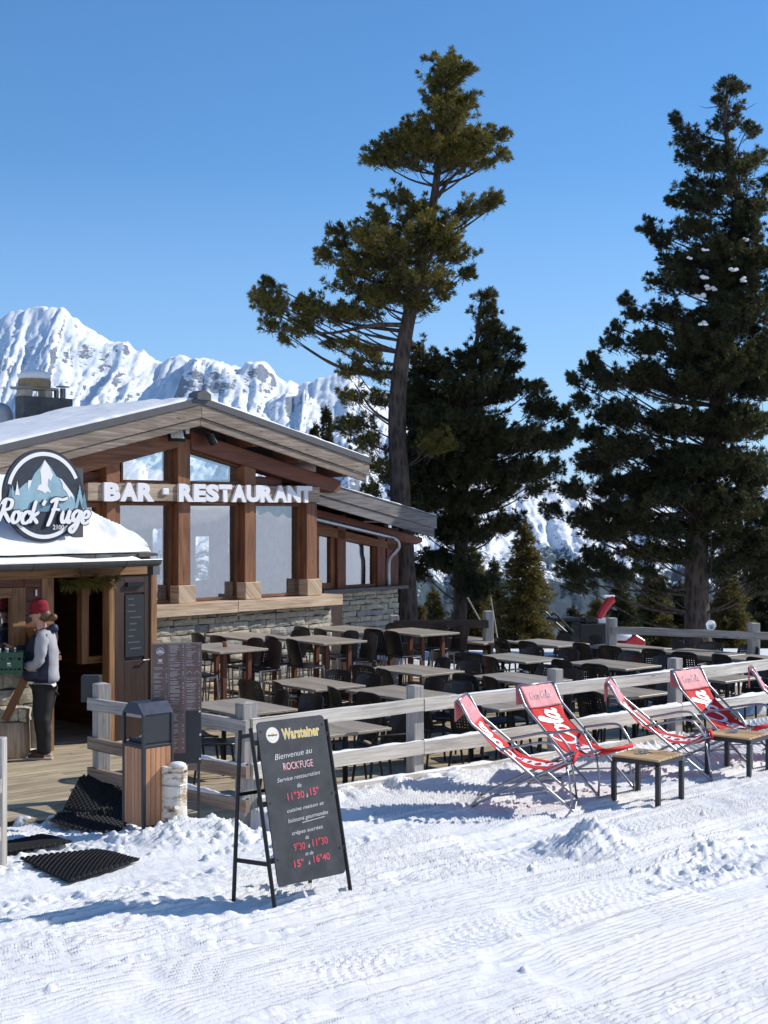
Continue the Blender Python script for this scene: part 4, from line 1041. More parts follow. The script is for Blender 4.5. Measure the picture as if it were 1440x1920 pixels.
for z, hh, mt in ((.79, .13, 'post'), (.37, .13, 'oldfence'), (.06, .12, 'oldfence')):
    p = P1 + fwd - dR * .12; q = P0 + fwd + dR * .10; m = MB(); rail_wobble(m, (p.x, p.y, z), (q.x, q.y, z), .05, hh); rl = part('rail', m, M[mt if z < .7 else 'post'], fr)
    if z < .7: snow_on(rl, (p.x, p.y, z + hh / 2), ((p.x + q.x) / 2, (p.y + q.y) / 2, z + hh / 2), .052, dens=.6, seed=z * 9, amp=.02)
fr = root('gate_post', 'grey timber post with a short stub rail at the left edge of the picture', 'post', (-3.10, 11.05, 0))
part('post_shaft', MB().box(-.08, .08, -.07, .07, -.1, 1.0), M['post'], fr, bevel=.008)
part('stub_rail', MB().box(-1.6, .075, -.12, -.072, .58, .69), M['post'], fr); part('stub_rail', MB().box(-1.6, .07, -.12, -.072, .2, .31), M['post'], fr)
def backfence(name, label, pts, mat, pm, zs=(.84, .5), hh=.12, ph=1.0, pw=.075):
    fr = root(name, label, 'fence', (0, 0, 0))
    for p in pts:
        m = MB(Matrix.Translation(Vector((p[0], p[1], 0))) @ Matrix.Rotation(.3, 4, 'Z')); m.box(-pw, pw, -pw, pw, -.3, p[2] if len(p) > 2 else ph); part('post', m, pm, fr, bevel=.008)
    for a, b in zip(pts[:-1], pts[1:]):
        for z in zs: m = MB(); rail_wobble(m, (a[0], a[1] - .09, z), (b[0], b[1] - .09, z), .05, hh); part('rail', m, mat, fr)
backfence('valley_fence', 'grey timber fence behind the right half of the terrace under the big pine', [(3.87, 23.6), (6.0, 22.5), (8.0, 21.4)], M['post'], M['post'], (.80, .42))
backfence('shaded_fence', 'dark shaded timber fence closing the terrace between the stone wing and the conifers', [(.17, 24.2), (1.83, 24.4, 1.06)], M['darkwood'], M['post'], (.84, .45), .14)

# ================================================================ terrace furniture
def ztab(mb, L, W, z, th=.032):
    mb.box(-W / 2, W / 2, -L / 2, L / 2, z - th, z)
AF = math.atan2(UF.y, UF.x)          # +x along the fence, +y away from the piste
def make_table(high=False, L=1.20, W=.82):
    r = root('bar_table' if high else 'terrace_table', 'x', 'table', (0, 0, 0), AF, 'high tables along the restaurant wall' if high else 'brown tables on the terrace')
    z = 1.10 if high else .76
    m = MB(); ztab(m, L, W, z); part('tabletop', m, M['tabletop'], r, bevel=.006)
    if high:
        for y in (-.40, .40):
            part('leg', MB().box(-.24, -.18, y - .03, y + .03, 0, z - .034).box(.18, .24, y - .03, y + .03, 0, z - .034), M['redwood'], r)
        part('foot_rail', MB().bar((-.21, -.38, .22), (-.21, .38, .22), .04, .05).bar((.21, -.38, .22), (.21, .38, .22), .04, .05), M['redwood'], r)
    else:
        for y in (-.33, .33):
            part('leg', MB().tube([(0, y, .03), (0, y, z - .05)], .03, 10).bar((-.27, y, .02), (.27, y, .02), .05, .03), M['black'], r)
        part('under_frame', MB().bar((0, -.42, z - .045), (0, .42, z - .045), .05, .025).bar((-.25, -.33, z - .045), (.25, -.33, z - .045), .04, .02).bar((-.25, .33, z - .045), (.25, .33, z - .045), .04, .02), M['black'], r)
    return r
def back_panel(w, z0, z1, yb, lean, curve, holes=True, nx=12, nz=11):
    """perforated shell: local y is forward, the panel stands at the back"""
    mb = MB(); vs = []; fs = []
    def pt(u, v, o=0):
        x = (u - .5) * w * (1 - .10 * v ** 3); z = z0 + (z1 - z0) * v; y = yb - lean * v + curve * (2 * u - 1) ** 2 + o
        z += -.035 * abs(2 * u - 1) ** 4 * v
        return (x, y, z)
    for o in (0, -.008):
        for i in range(nx * 3 + 1):
            for j in range(nz * 3 + 1): vs.append(pt(i / (nx * 3), j / (nz * 3), o))
    ny = nz * 3 + 1; N = (nx * 3 + 1) * ny
    def hole(i, j): return holes and i % 3 == 1 and j % 3 == 1 and 2 < i < nx * 3 - 3 and 5 < j < nz * 3 - 3
    for i in range(nx * 3):
        for j in range(nz * 3):
            if hole(i, j): continue
            a = i * ny + j; fs.append((a, a + ny, a + ny + 1, a + 1)); fs.append((N + a, N + a + 1, N + a + ny + 1, N + a + ny))
    mb.add(vs, fs)
    # rim
    rim = [pt(0, v / 10, -.004) for v in range(0, 11)] + [pt(u / 10, 1, -.004) for u in range(1, 10)] + [pt(1, v / 10, -.004) for v in range(10, -1, -1)]
    mb.tube(rim, .009, 6); return mb
def make_chair(arm=False):
    r = root('terrace_chair', 'x', 'chair', (0, 0, 0), 0, 'black perforated chairs on the terrace')
    m = back_panel(.45, .47, .85, -.20, .085, .045); part('backrest', m, M['chair'], r, smooth=False)
    m = MB(); vs = []; fs = []; n = 8
    for i in range(n + 1):
        for j in range(n + 1):
            u = i / n; v = j / n; vs.append(((u - .5) * (.45 - .03 * v), -.21 + .44 * v, .455 - .018 * (1 - (2 * u - 1) ** 2) - .02 * v ** 4))
    k = len(vs); vs += [(x, y, z - .022) for x, y, z in vs]
    for i in range(n):
        for j in range(n):
            a = i * (n + 1) + j; fs.append((a, a + n + 1, a + n + 2, a + 1)); fs.append((k + a, k + a + 1, k + a + n + 2, k + a + n + 1))
    ring = [j for j in range(n + 1)] + [i * (n + 1) + n for i in range(1, n + 1)] + [n * (n + 1) + j for j in range(n - 1, -1, -1)] + [i * (n + 1) for i in range(n - 1, 0, -1)]
    for a, b in zip(ring, ring[1:] + ring[:1]): fs.append((a, b, k + b, k + a))
    m.add(vs, fs); part('seat', m, M['chair'], r, smooth=True)
    for sx in (-1, 1):
        part('leg', MB().tube([(sx * .19, .19, .43), (sx * .225, .24, 0)], [.017, .013], 7), M['chair'], r)
        part('leg', MB().tube([(sx * .19, -.19, .47), (sx * .225, -.26, 0)], [.018, .013], 7), M['chair'], r)
    if arm:
        for sx in (-1, 1): part('armrest', MB().tube(cr([(sx * .22, -.26, .66), (sx * .235, -.05, .665), (sx * .235, .15, .655), (sx * .22, .20, .60), (sx * .20, .20, .45)], 4), .012, 6), M['chair'], r)
    return r
def make_stool():
    r = root('bar_stool', 'x', 'stool', (0, 0, 0), 0, 'black bar stools at the high tables')
    m = back_panel(.42, .78, 1.16, -.18, .07, .04); part('backrest', m, M['chair'], r)
    part('seat', MB().box(-.20, .20, -.2, .2, .745, .775), M['chair'], r, bevel=.01)
    for sx in (-1, 1):
        part('leg', MB().tube(cr([(sx * .19, .05, .742), (sx * .19, .185, .742), (sx * .2, .205, .70), (sx * .225, .24, 0)], 3), .0125, 7), M['metal'], r)
        part('leg', MB().tube([(sx * .19, -.19, .75), (sx * .225, -.25, 0)], .0125, 7), M['metal'], r)
    part('foot_ring', MB().tube([(-.22, .23, .28), (.22, .23, .28), (.22, -.235, .28), (-.22, -.235, .28), (-.22, .23, .28)], .009, 6), M['metal'], r)
    return r
T0 = make_table(); TH0 = make_table(True); C0 = make_chair(); C1 = make_chair(True); S0 = make_stool()
used = set()
def inst(proto, loc, rz, label):
    o = proto if proto.name not in used else copy_tree(proto)
    used.add(proto.name); o.location = loc; o.rotation_euler = (0, 0, rz); o['label'] = label; return o
UL = UF; NL = -NF                    # local x, local y of the terrace
rj = random.Random(12)
# tables by their corner nearest the viewer (photo pixel), with words that tell each one apart
low = [((447, 1341), 'behind the corner fence post left of the chalkboard', 0, 4),
       ((592, 1294), 'with a full bare top above the chalkboard', 1, 4),
       ((618, 1379), 'directly behind the chalkboard and the upper rail', 1, 4),
       ((762, 1312), 'behind the second fence post', 1, 4),
       ((790, 1266), 'in the middle of the terrace beyond the second fence post', 0, 4),
       ((994, 1283), 'left of the third fence post', 1, 4),
       ((938, 1331), 'behind the first pair of deckchairs', 0, 4),
       ((987, 1242), 'with sun patches in the middle row above the third fence post', 1, 4),
       ((1044, 1212), 'in the back row nearest the two small conifers', 0, 4),
       ((905, 1207), 'at the back next to the shaded fence', 0, 2),
       ((1172, 1255), 'in the middle row left of the fourth fence post', 1, 4),
       ((1200, 1221), 'at the back next to the red snow blower', 0, 3),
       ((1343, 1232), 'at the back right under the big pine trunk', 1, 4),
       ((1180, 1308), 'behind the third deckchair', 0, 4),
       ((1359, 1278), 'behind the fourth deckchair', 0, 4),
       ((1475, 1245), 'at the right edge of the terrace', 0, 2)]
short = ['behind the corner fence post', 'just above the chalkboard top', 'directly behind the chalkboard', 'behind the second fence post', 'far beyond the second fence post', 'left of the third fence post', 'behind the first two deckchairs',
         'far above the third fence post', 'in back row nearest the conifers', 'at back beside the shaded fence', 'left of the fourth fence post', 'beside the red snow blower', 'at back under the big pine', 'behind the third deckchair', 'behind the fourth deckchair', 'at the right edge of terrace']
for k, (pc, words, arm, nc) in enumerate(low):
    c = G(pc[0], pc[1], .76 + DZ); cen = c + UL * .41 + NL * .60; cen.z = DZ
    tl = rj.uniform(-.035, .035)
    inst(T0, cen, AF + tl, 'brown laminate terrace table ' + words)
    pos = [(-1, -.29, 'near left'), (-1, .31, 'far left'), (1, -.30, 'near right'), (1, .30, 'far right')]
    for (sx, ly, nm) in pos[:nc]:
        off = .41 + rj.uniform(.03, .24); p = cen + UL * sx * (off + .0) + NL * (ly + rj.uniform(-.04, .04)); p.z = DZ
        rz = AF + (R(-90) if sx < 0 else R(90)) + rj.uniform(-.34, .34)
        inst(C1 if (arm and (ly < 0)) else C0, p, rz, 'black %schair at %s of table %s' % ('arm' if (arm and ly < 0) else '', nm, short[k]))
high = [((410, 1223), 'nearest the menu board with a small cup on it', 4), ((465, 1200), 'against the stone wall second from the left', 3), ((607, 1207), 'in the centre before the stone wall', 4), ((660, 1186), 'against the stone wall by the dark corner post', 3), ((790, 1191), 'farthest right before the stone wing', 4)]
for k, (pc, words, nc) in enumerate(high):
    c = G(pc[0], pc[1], 1.10 + DZ); cen = c + UL * .41 + NL * .60; cen.z = DZ
    inst(TH0, cen, AF + rj.uniform(-.03, .03), 'high wooden table ' + words)
    if k == 0: cup_at = cen
    pos = [(-1, -.27, 'at near left'), (1, -.28, 'at near right'), (-1, .28, 'at far left'), (1, .28, 'at far right')]
    for (sx, ly, nm) in pos[:nc]:
        p = cen + UL * sx * (.45 + rj.uniform(.02, .14)) + NL * (ly + rj.uniform(-.04, .04)); p.z = DZ
        inst(S0, p, AF + (R(-90) if sx < 0 else R(90)) + rj.uniform(-.2, .2), 'black bar stool ' + nm + ' of the high table ' + ('beside the menu board', 'second along the stone wall', 'in the centre of the row', 'by the dark corner post', 'farthest right')[k])
p = G(422, 1213, 1.10 + DZ); r = root('flower_pot', 'small terracotta cup on the high table beside the menu board', 'cup', (p.x, p.y, 1.10 + DZ))
part('cup', MB().lathe((0, 0, 0), [(.030, 0), (.042, .075), (.036, .075), (.028, .01)], 16), M['terracotta'], r, smooth=True); r.name = 'clay_cup'

# ================================================================ deckchairs
def make_deckchair():
    r = root('deck_chair', 'x', 'deck chair', (0, 0, 0), 0, 'red sling deckchairs on the snow')
    w = .285; rr_ = .0135
    A = [(-.64, 1.00), (-.60, .965), (-.53, .83), (-.50, .79), (.36, .085), (.44, .018)]
    def side(x, P): return [(x, y, z) for y, z in P]
    a = side(-w, A); b = side(w, A)
    part('back_frame', MB().tube(a[::1] + b[::-1], rr_, 8), M['metal'], r, smooth=True)
    w2 = w - .035
    B = [(-.50, .018), (-.43, .06), (.36, .455), (.42, .47)]
    part('seat_frame', MB().tube([(-w2, -.50, .018)] + side(-w2, B[1:]) + side(w2, B[1:])[::-1] + [(w2, -.50, .018), (-w2, -.50, .018)], rr_, 8), M['metal'], r, smooth=True)
    part('top_bar', MB().tube([(-w, -.64, 1.0), (w, -.64, 1.0)], .012, 8), M['metal'], r, smooth=True)
    for sx in (-1, 1):
        x = sx * (w + .022)
        P = cr([(x, -.235, .565), (x, -.05, .605), (x, .12, .64), (x, .23, .635), (x, .31, .56), (x, .375, .465)], 4)
        part('armrest', MB().tube(P, .0125, 8), M['metal'], r, smooth=True)
        part('strut', MB().tube([(sx * w2, .37, .45), (sx * w2, .41, .22), (sx * w, .43, .03)], .010, 7).tube([(sx * (w + .0), -.30, .125), (sx * w, .22, .205)], .009, 7), M['metal'], r, smooth=True)
    # sling: profile along the chair, sagging
    S = cr([(0, -.655, .995), (0, -.60, .93), (0, -.46, .745), (0, -.28, .565), (0, -.08, .435), (0, .12, .385), (0, .30, .40), (0, .425, .465)], 10)
    acc = [0]
    for i in range(1, len(S)): acc.append(acc[-1] + (S[i] - S[i - 1]).length)
    Ls = acc[-1]
    def on(s, x, o=0):
        s = min(max(s, 0), Ls - 1e-5); i = 0
        while acc[i + 1] < s: i += 1
        t = (s - acc[i]) / (acc[i + 1] - acc[i]); p = S[i].lerp(S[i + 1], t); d = (S[i + 1] - S[i]).normalized(); nn = Vector((0, -d.z, d.y)); nn = nn if nn.z > 0 else -nn
        sag = .020 * (1 - (x / .245) ** 2) * math.sin(math.pi * s / Ls)
        wr = .006 * math.sin(s * 17 + x * 9) * math.sin(math.pi * s / Ls) + .003 * math.sin(x * 40 + s * 6)
        return p + Vector((x, 0, 0)) + nn * (o - sag + wr)
    def grid(s0, s1, x0, x1, o, ns, nx):
        vs = []; fs = []
        for i in range(ns + 1):
            for j in range(nx + 1): vs.append(on(s0 + (s1 - s0) * i / ns, x0 + (x1 - x0) * j / nx, o))
        for i in range(ns):
            for j in range(nx): a = i * (nx + 1) + j; fs.append((a, a + 1, a + nx + 2, a + nx + 1))
        return vs, fs
    m = MB(); m.add(*grid(0, Ls, -.245, .245, 0, 50, 14)); m.tube([(-.24, .435, .462), (.24, .435, .462)], .02, 8)
    sl_ = part('sling', m, M['red'], r, smooth=True)
    sm = sl_.modifiers.new('thick', 'SOLIDIFY'); sm.thickness = .003; sm.offset = -1
    # head pad, faded
    m = MB(); vs, fs = grid(0, .27, -.25, .25, .014, 14, 12); m.add(vs, fs)
    top = [on(0, -.25 + .5 * j / 12, .014) for j in range(13)]; hang = [p + Vector((0, -.015, -.20)) for p in top]; mid = [p + Vector((0, -.02, -.02)) for p in top]
    m.add(top + mid + hang, [(j, j + 1, 14 + j, 13 + j) for j in range(12)] + [(13 + j, 14 + j, 27 + j, 26 + j) for j in range(12)])
    pad = part('head_pad', m, plain('faded red pad', (.62, .20, .22), .6, 0, .3, 120, .12) if 'padmat' not in M else M['padmat'], r, smooth=True)
    sm = pad.modifiers.new('thick', 'SOLIDIFY'); sm.thickness = .012; sm.offset = -1
    def script_on(text, s_start, s_end, x0, hgt, o, wd, name, mat, par, flip=False):
        vs, fs, adv = script_geo(text, wd, .22, 0); xa = min(v[0] for v in vs); xb = max(v[0] for v in vs); out = []
        for i, v in enumerate(vs):
            t = (v[0] - xa) / (xb - xa)
            if not flip: s = s_start + (s_end - s_start) * t; x = x0 + v[1] * hgt; q = on(s, x, o + (i % 97) * .000015 + .00002 * (i // 30))
            else: s = s_start - v[1] * hgt; x = s_end + (x0 - s_end) * t; q = on(s, x, o + .00002 * (i // 30))
            out.append(q)
        m = MB(); m.add(out, fs); return part(name, m, mat, par)
    # reads from the seat up to the head, tops of the letters to the sitter's right
    script_on('Coca-Cola', Ls - .02, .285, -.13, .165, .0035, .30, 'lettering', M['whitep'], sl_)
    script_on('Coca-Cola', .17, .16, -.16, .045, .019, .26, 'pad_lettering', plain('faded pad print', (.66, .42, .44), .7), pad, True)
    return r
DC = make_deckchair()
def place_dc(near_foot_px, ang, label):
    """set the near front foot (viewer's side) on the given ground pixel"""
    g = G(*near_foot_px); a = ang - R(90)      # local +y is the sitter's facing
    sx = 1 if math.cos(ang) > 0 else -1
    # the foot on the sitter's right is local +x ... choose the one closer to the viewer
    best = None
    for s in (-1, 1):
        v = Matrix.Rotation(a, 3, 'Z') @ Vector((s * .285, .44, 0))
        if best is None or v.y < best.y: best = v
    loc = Vector((g.x, g.y, 0)) - best; loc.z = gz(loc.x, loc.y) + .0
    return inst(DC, loc, a, label)
place_dc((1075, 1530), R(-12), 'red sling deckchair nearest the chalkboard, seen from its side')
place_dc((1124, 1500), R(-47), 'red sling deckchair turned towards the viewer beside the nearest one')
place_dc((1335, 1463), R(-12), 'red sling deckchair seen from its side behind the nearer small table')
place_dc((1412, 1440), R(-47), 'red sling deckchair turned to the viewer behind the right small table')
place_dc((1595, 1425), R(-14), 'red deckchair cut off by the right edge of the picture')
# ---- small tables and ashtrays
def make_side():
    r = root('side_table', 'x', 'side table', (0, 0, 0), 0, 'low teak tables between the deckchairs')
    m = MB(); n = 7; h = .25
    for k in range(n): m.box(-h + .5 * k / n + .003, -h + .5 * (k + 1) / n - .003, -h, h, .425, .447)
    part('tabletop', m, M['teak'], r, bevel=.002)
    m = MB(); f = h - .012
    for a in (-1, 1): m.box(-f, f, a * f - .02, a * f + .02, .385, .423); m.box(a * f - .02, a * f + .02, -f + .02, f - .02, .385, .423)
    part('apron', m, M['anthracite'], r)
    for a in (-1, 1):
        for b in (-1, 1): part('leg', MB().box(a * f - .022, a * f + .022, b * f - .022, b * f + .022, 0, .384), M['anthracite'], r, bevel=.003)
    return r
ST = make_side()
def glass_tray(loc, label):
    r = root('ashtray', label, 'ashtray', loc, 0, 'glass ashtrays'); part('bowl', MB().lathe((0, 0, 0), [(.045, 0), (.055, .03), (.046, .03), (.038, .008), (.002, .006)], 18), M['ashglass'], r, smooth=True)
t = NT('clear pressed glass'); t.b.inputs['Base Color'].default_value = (.85, .88, .88, 1); t.b.inputs['Roughness'].default_value = .08; t.b.inputs['Transmission Weight'].default_value = .8; M['ashglass'] = t.m
for (px, py, lab, lab2) in ((1231, 1513, 'low square teak table nearest the middle with four dark legs', 'round glass ashtray on the low table nearer the middle'), (1402, 1459, 'low square teak table at the right edge of the picture', 'round glass ashtray on the low table at the right edge')):
    g = G(px, py); rz = R(49); c = g + Vector((math.cos(R(90) + .06), math.sin(R(90) + .06), 0)) * .335; z = gz(c.x, c.y)
    inst(ST, (c.x, c.y, z), R(45) + .10, lab); glass_tray((c.x - .04, c.y + .02, z + .448), lab2)
    if px < 1300:
        o = MB(Matrix.Rotation(.5, 4, 'Z')).box(-.10, .10, -.035, .035, 0, .008).build('paper_slip', M['teak']); o.location = (c.x + .12, c.y + .09, z + .448); tag(o, 'thin brown card lying beside the ashtray on the middle low table', 'card')
# ================================================================ chalkboard easel
ER = root('easel_sign', 'tall grey chalkboard easel with gold heading and red and white chalk writing', 'chalkboard', (-.5, 10, 0))
LFt = G(515, 1702) ; RFt = G(657, 1670); EU = (RFt - LFt).normalized(); EB = Vector((-EU.y, EU.x, 0))
W_ = (RFt - LFt).length
def ep(x, h, o=0):
    """point on the leaning frame: x along the foot line, h up the slope height, o towards the viewer"""
    sl = .30 / 1.24; up = (Vector((0, 0, 1)) + EB * sl).normalized(); nn = EU.cross(up)
    if nn.y > 0: nn = -nn
    return LFt + EU * x + up * h + nn * o - ER.location
Hh = 1.27
z0_ = gz(LFt.x, LFt.y)
for i, (x, hh) in enumerate(((0, Hh), (W_, Hh))):
    part('leg', MB().tube([ep(x, -.02), ep(x, hh)], .0155, 10), M['black'], ER)
# rear frame
rl0 = G(438, 1690) - ER.location; rr0 = rl0 + EU * W_
tl = ep(-.03, Hh - .0, -.09); tr = ep(W_ - .03, Hh - .0, -.09)
part('leg', MB().tube([rl0, tl], .0155, 10), M['black'], ER); part('leg', MB().tube([rr0, tr], .0155, 10), M['black'], ER)
part('hinge', MB().bar(tl - Vector((0, 0, .05)), ep(0, Hh - .05), .02, .03), M['black'], ER); part('hinge', MB().bar(tr - Vector((0, 0, .05)), ep(W_, Hh - .05), .02, .03), M['black'], ER)
lm = lambda a, b, t: a.lerp(b, t)
part('spreader', MB().bar(lm(rl0, tl, .24), ep(0, .30), .012, .03), M['black'], ER); part('spreader', MB().bar(lm(rr0, tr, .24), ep(W_, .30), .012, .03), M['black'], ER)
part('spreader', MB().bar(lm(rl0, tl, .62), lm(rr0, tr, .62), .012, .025), M['black'], ER)
for h in (.32, .72, 1.16):
    part('clamp', MB().bar(ep(0, h), ep(.06, h, .012), .02, .035).bar(ep(W_, h), ep(W_ - .05, h, .012), .02, .035), M['black'], ER)
def roundrect(x0, x1, z0, z1, r, n=6):
    out = []
    for cx, cz, a0 in ((x1 - r, z0 + r, -90), (x1 - r, z1 - r, 0), (x0 + r, z1 - r, 90), (x0 + r, z0 + r, 180)):
        for k in range(n + 1): a = R(a0 + 90 * k / n); out.append((cx + r * math.cos(a), cz + r * math.sin(a)))
    return out
bx0, bx1, bz0, bz1 = .040, W_ - .035, .135, 1.305
rrp = roundrect(bx0, bx1, bz0, bz1, .035); n = len(rrp)
m = MB(); m.add([ep(x, z, .024) for x, z in rrp] + [ep(x, z, .012) for x, z in rrp], [tuple(range(n)), tuple(reversed(range(n, 2 * n)))] + [(i, n + i, n + (i + 1) % n, (i + 1) % n) for i in range(n)])
bd = part('board', m, M['slatebd'], ER)
m = MB()
for x in (bx0 + .025, bx1 - .025):
    for z in (.32, .72, 1.235):
        m.lathe((0, 0, 0), [(.006, 0), (.006, .003)], 8)
        k = 16
        for i in range(len(m.v) - k, len(m.v)): v = Vector(m.v[i]); m.v[i] = tuple(ep(x + v.x, z + v.y, .0245 + v.z))
part('screw', m, M['black'], bd)
xc_ = (bx0 + bx1) / 2; bwid = bx1 - bx0
def bt(s, cx, z, hgt, mat, name, sx=1.0, off=0, shear=0, rot=0, o=.0262, width=None):
    """line of writing centred on cx (fraction of board width), baseline z (fraction from the top)"""
    vs, fs = text_geo(s, 1, off, 0, shear, 1.0, 'CENTER')
    cap = .70; sc = hgt / cap; xa = min(v[0] for v in vs); xb = max(v[0] for v in vs)
    kx = sc * sx if width is None else width * bwid / (xb - xa)
    m = MB(); out = []
    for v in vs:
        x = (v[0] - (xa + xb) / 2) * kx; z_ = v[1] * sc + x * math.tan(rot); out.append(ep(bx0 + bwid * cx + x, bz1 - z + z_, o))
    m.add(out, fs); return part(name, m, mat, bd)
# heading with its round badge
bt('Warfteiner'.replace('f', 's'), .62, .145, .075, M['whitep'], 'heading_outline', width=.565, off=.045, o=.0255)
bt('Warsteiner', .62, .145, .075, M['gold'], 'heading', width=.545, off=.022, o=.0268)
m = MB()
def edisc(cx, cz, r0, r1, o, m, n=28, sy=1):
    vs = []; fs = []
    for k in range(n + 1):
        a = 2 * math.pi * k / n
        for r in (r0, r1): vs.append(ep(cx + r * math.cos(a), cz + r * sy * math.sin(a), o))
    for k in range(n): fs.append((2 * k, 2 * k + 1, 2 * k + 3, 2 * k + 2))
    m.add(vs, fs)
bcx, bcz = bx0 + bwid * .205, bz1 - .105
edisc(bcx, bcz, 0, .058, .0256, m); part('badge', m, M['whitep'], bd)
m = MB(); edisc(bcx, bcz, .036, .0385, .0262, m); edisc(bcx, bcz, .054, .056, .0262, m); edisc(bcx, bcz + .003, .0, .016, .0262, m, 8); part('badge_ring', m, M['gold'], bd)
vs, fs = text_geo('Warsteiner', .018, .0008, 0, 0, 1, 'CENTER'); m = MB(); m.add([ep(bcx + v[0], bcz - .006 + v[1], .0270) for v in vs], fs); part('badge_text', m, M['slatebd'], bd)
W, Rd = M['chalk'], M['chalkred']
bt('Bienvenue au', .47, .278, .042, W, 'chalk_line', width=.56, shear=.25, rot=.05, off=-.004)
vs, fs, adv = script_geo('R', .10)
bt("ROCK'FUGE", .52, .368, .052, Rd, 'chalk_line', width=.44, off=.012); bt("ROCK'FUGE", .515, .366, .052, W, 'chalk_line', width=.44, off=-.012, o=.0268)
bt('Service restauration', .50, .440, .030, W, 'chalk_line', width=.64, shear=.25, rot=.04, off=-.004)
bt('de', .49, .503, .032, W, 'chalk_line', sx=.9, shear=.25, off=-.004)
bt('11"30', .42, .583, .050, Rd, 'chalk_line', width=.25, off=.018); bt('à', .585, .583, .030, W, 'chalk_line', sx=.9, shear=.2); bt('15"', .70, .575, .052, Rd, 'chalk_line', width=.13, off=.018)
bt('cuisine maison et', .54, .663, .027, W, 'chalk_line', width=.55, shear=.25, rot=.05, off=-.004)
bt('boissons gourmandes', .56, .735, .030, W, 'chalk_line', width=.60, shear=.25, rot=.05, off=-.004)
m = MB(); m.add([ep(bx0 + bwid * a, bz1 - z, .0262) for a, z in ((.46, .755), (.80, .74), (.80, .744), (.46, .759))], [(0, 1, 2, 3)]); part('underline', m, W, bd)
bt('crêpes sucrées', .52, .828, .028, W, 'chalk_line', width=.46, shear=.25, rot=.04, off=-.004)
bt('de', .50, .878, .028, W, 'chalk_line', sx=.9, shear=.25, off=-.004)
bt('9"30', .37, .945, .050, Rd, 'chalk_line', width=.17, off=.018); bt('à', .51, .94, .028, W, 'chalk_line', sx=.9, shear=.2); bt('11"30', .68, .937, .050, Rd, 'chalk_line', width=.23, off=.018)
bt('et de', .50, .992, .028, W, 'chalk_line', sx=.9, shear=.25, off=-.004)
bt('15"', .33, 1.060, .050, Rd, 'chalk_line', width=.14, off=.018); bt('à', .48, 1.058, .028, W, 'chalk_line', sx=.9, shear=.2); bt('16"40', .67, 1.052, .050, Rd, 'chalk_line', width=.25, off=.018)

# ================================================================ menu board, birch log, bin
MC = G(332, 1535); z_ = gz(-1.9, 12.65)
MR = root('menu_board', 'upright brown printed menu board with a mountain emblem on dark feet', 'menu board', (-1.88, 12.55, 0), R(14)); z_ = gz(-1.88, 12.55) - .1
part('frame', MB().box(-.225, .225, -.012, .012, .52, 1.06).box(-.22, -.19, -.03, -.012, z_, .6).box(.19, .215, -.01, .02, z_, .6), M['anthracite'], MR, bevel=.003)
mm = part('menu_sheet', MB().box(-.22, .225, -.022, -.0135, 1.0, 1.615).box(-.072, .078, -.024, -.0135, .62, .998), M['menubrown'], MR)
part('edging', MB().box(-.222, .227, -.0235, -.0225, 1.608, 1.618).box(-.222, -.219, -.0235, -.0225, 1.0, 1.608).box(.224, .227, -.0235, -.0225, 1.0, 1.608)
     .box(-.073, -.070, -.0245, -.0225, .62, 1.608).box(.076, .079, -.0245, -.0225, .62, 1.608).box(-.219, .224, -.0245, -.0235, 1.298, 1.302), plain('menu edge', (.26, .22, .22), .6), mm)
m = MB(); rr_ = random.Random(3)
for (a, b, z0, z1) in ((-.21, -.08, 1.02, 1.28), (-.21, -.08, 1.30, 1.40), (-.065, .07, 1.02, 1.29), (-.065, .07, 1.31, 1.60), (.085, .215, 1.02, 1.29), (.085, .215, 1.40, 1.60), (-.065, .07, .64, .98)):
    z = z1
    while z > z0:
        if rr_.random() < .85:
            x = a + rr_.uniform(0, .01); e = a + (b - a) * rr_.uniform(.35, .75); m.add([(x, -.0255, z), (e, -.0255, z), (e, -.0255, z - .005), (x, -.0255, z - .005)], [(0, 1, 2, 3)])
            if rr_.random() < .7: m.add([(b - .018, -.0255, z), (b - .004, -.0255, z), (b - .004, -.0255, z - .005), (b - .018, -.0255, z - .005)], [(0, 1, 2, 3)])
        z -= rr_.choice((.0105, .0105, .012, .02))
o = part('menu_print', m, M['menutext'], mm); o['kind'] = 'stuff'
m = MB(); cx, cz, rr2 = -.146, 1.545, .034
for k in range(24):
    a = 2 * math.pi * k / 24; b = 2 * math.pi * (k + 1) / 24; m.add([(cx + r * math.cos(t), -.0258, cz + r * math.sin(t)) for r, t in ((rr2, a), (rr2, b), (rr2 * .86, b), (rr2 * .86, a))], [(0, 1, 2, 3)])
m.add([(cx - .026, -.0258, cz - .006), (cx - .004, -.0258, cz + .022), (cx + .004, -.0258, cz + .010), (cx + .010, -.0258, cz + .014), (cx + .026, -.0258, cz - .006)], [(0, 1, 2, 3, 4)])
m.add([(cx - .036, -.0262, cz - .018), (cx + .036, -.0262, cz - .018), (cx + .036, -.0262, cz - .006), (cx - .036, -.0262, cz - .006)], [(0, 1, 2, 3)])
part('emblem', m, plain('menu emblem', (.6, .57, .56), .6), mm); m = MB()
m.add([(cx - .020, -.0258, 1.475), (cx + .020, -.0258, 1.475), (cx + .014, -.0258, 1.448), (cx - .014, -.0258, 1.448)], [(0, 1, 2, 3)]); m.add([(cx - .026, -.0258, 1.442), (cx + .026, -.0258, 1.442), (cx + .026, -.0258, 1.437), (cx - .026, -.0258, 1.437)], [(0, 1, 2, 3)])
part('cup_print', m, plain('menu emblem', (.6, .57, .56), .6), mm)
m = MB()
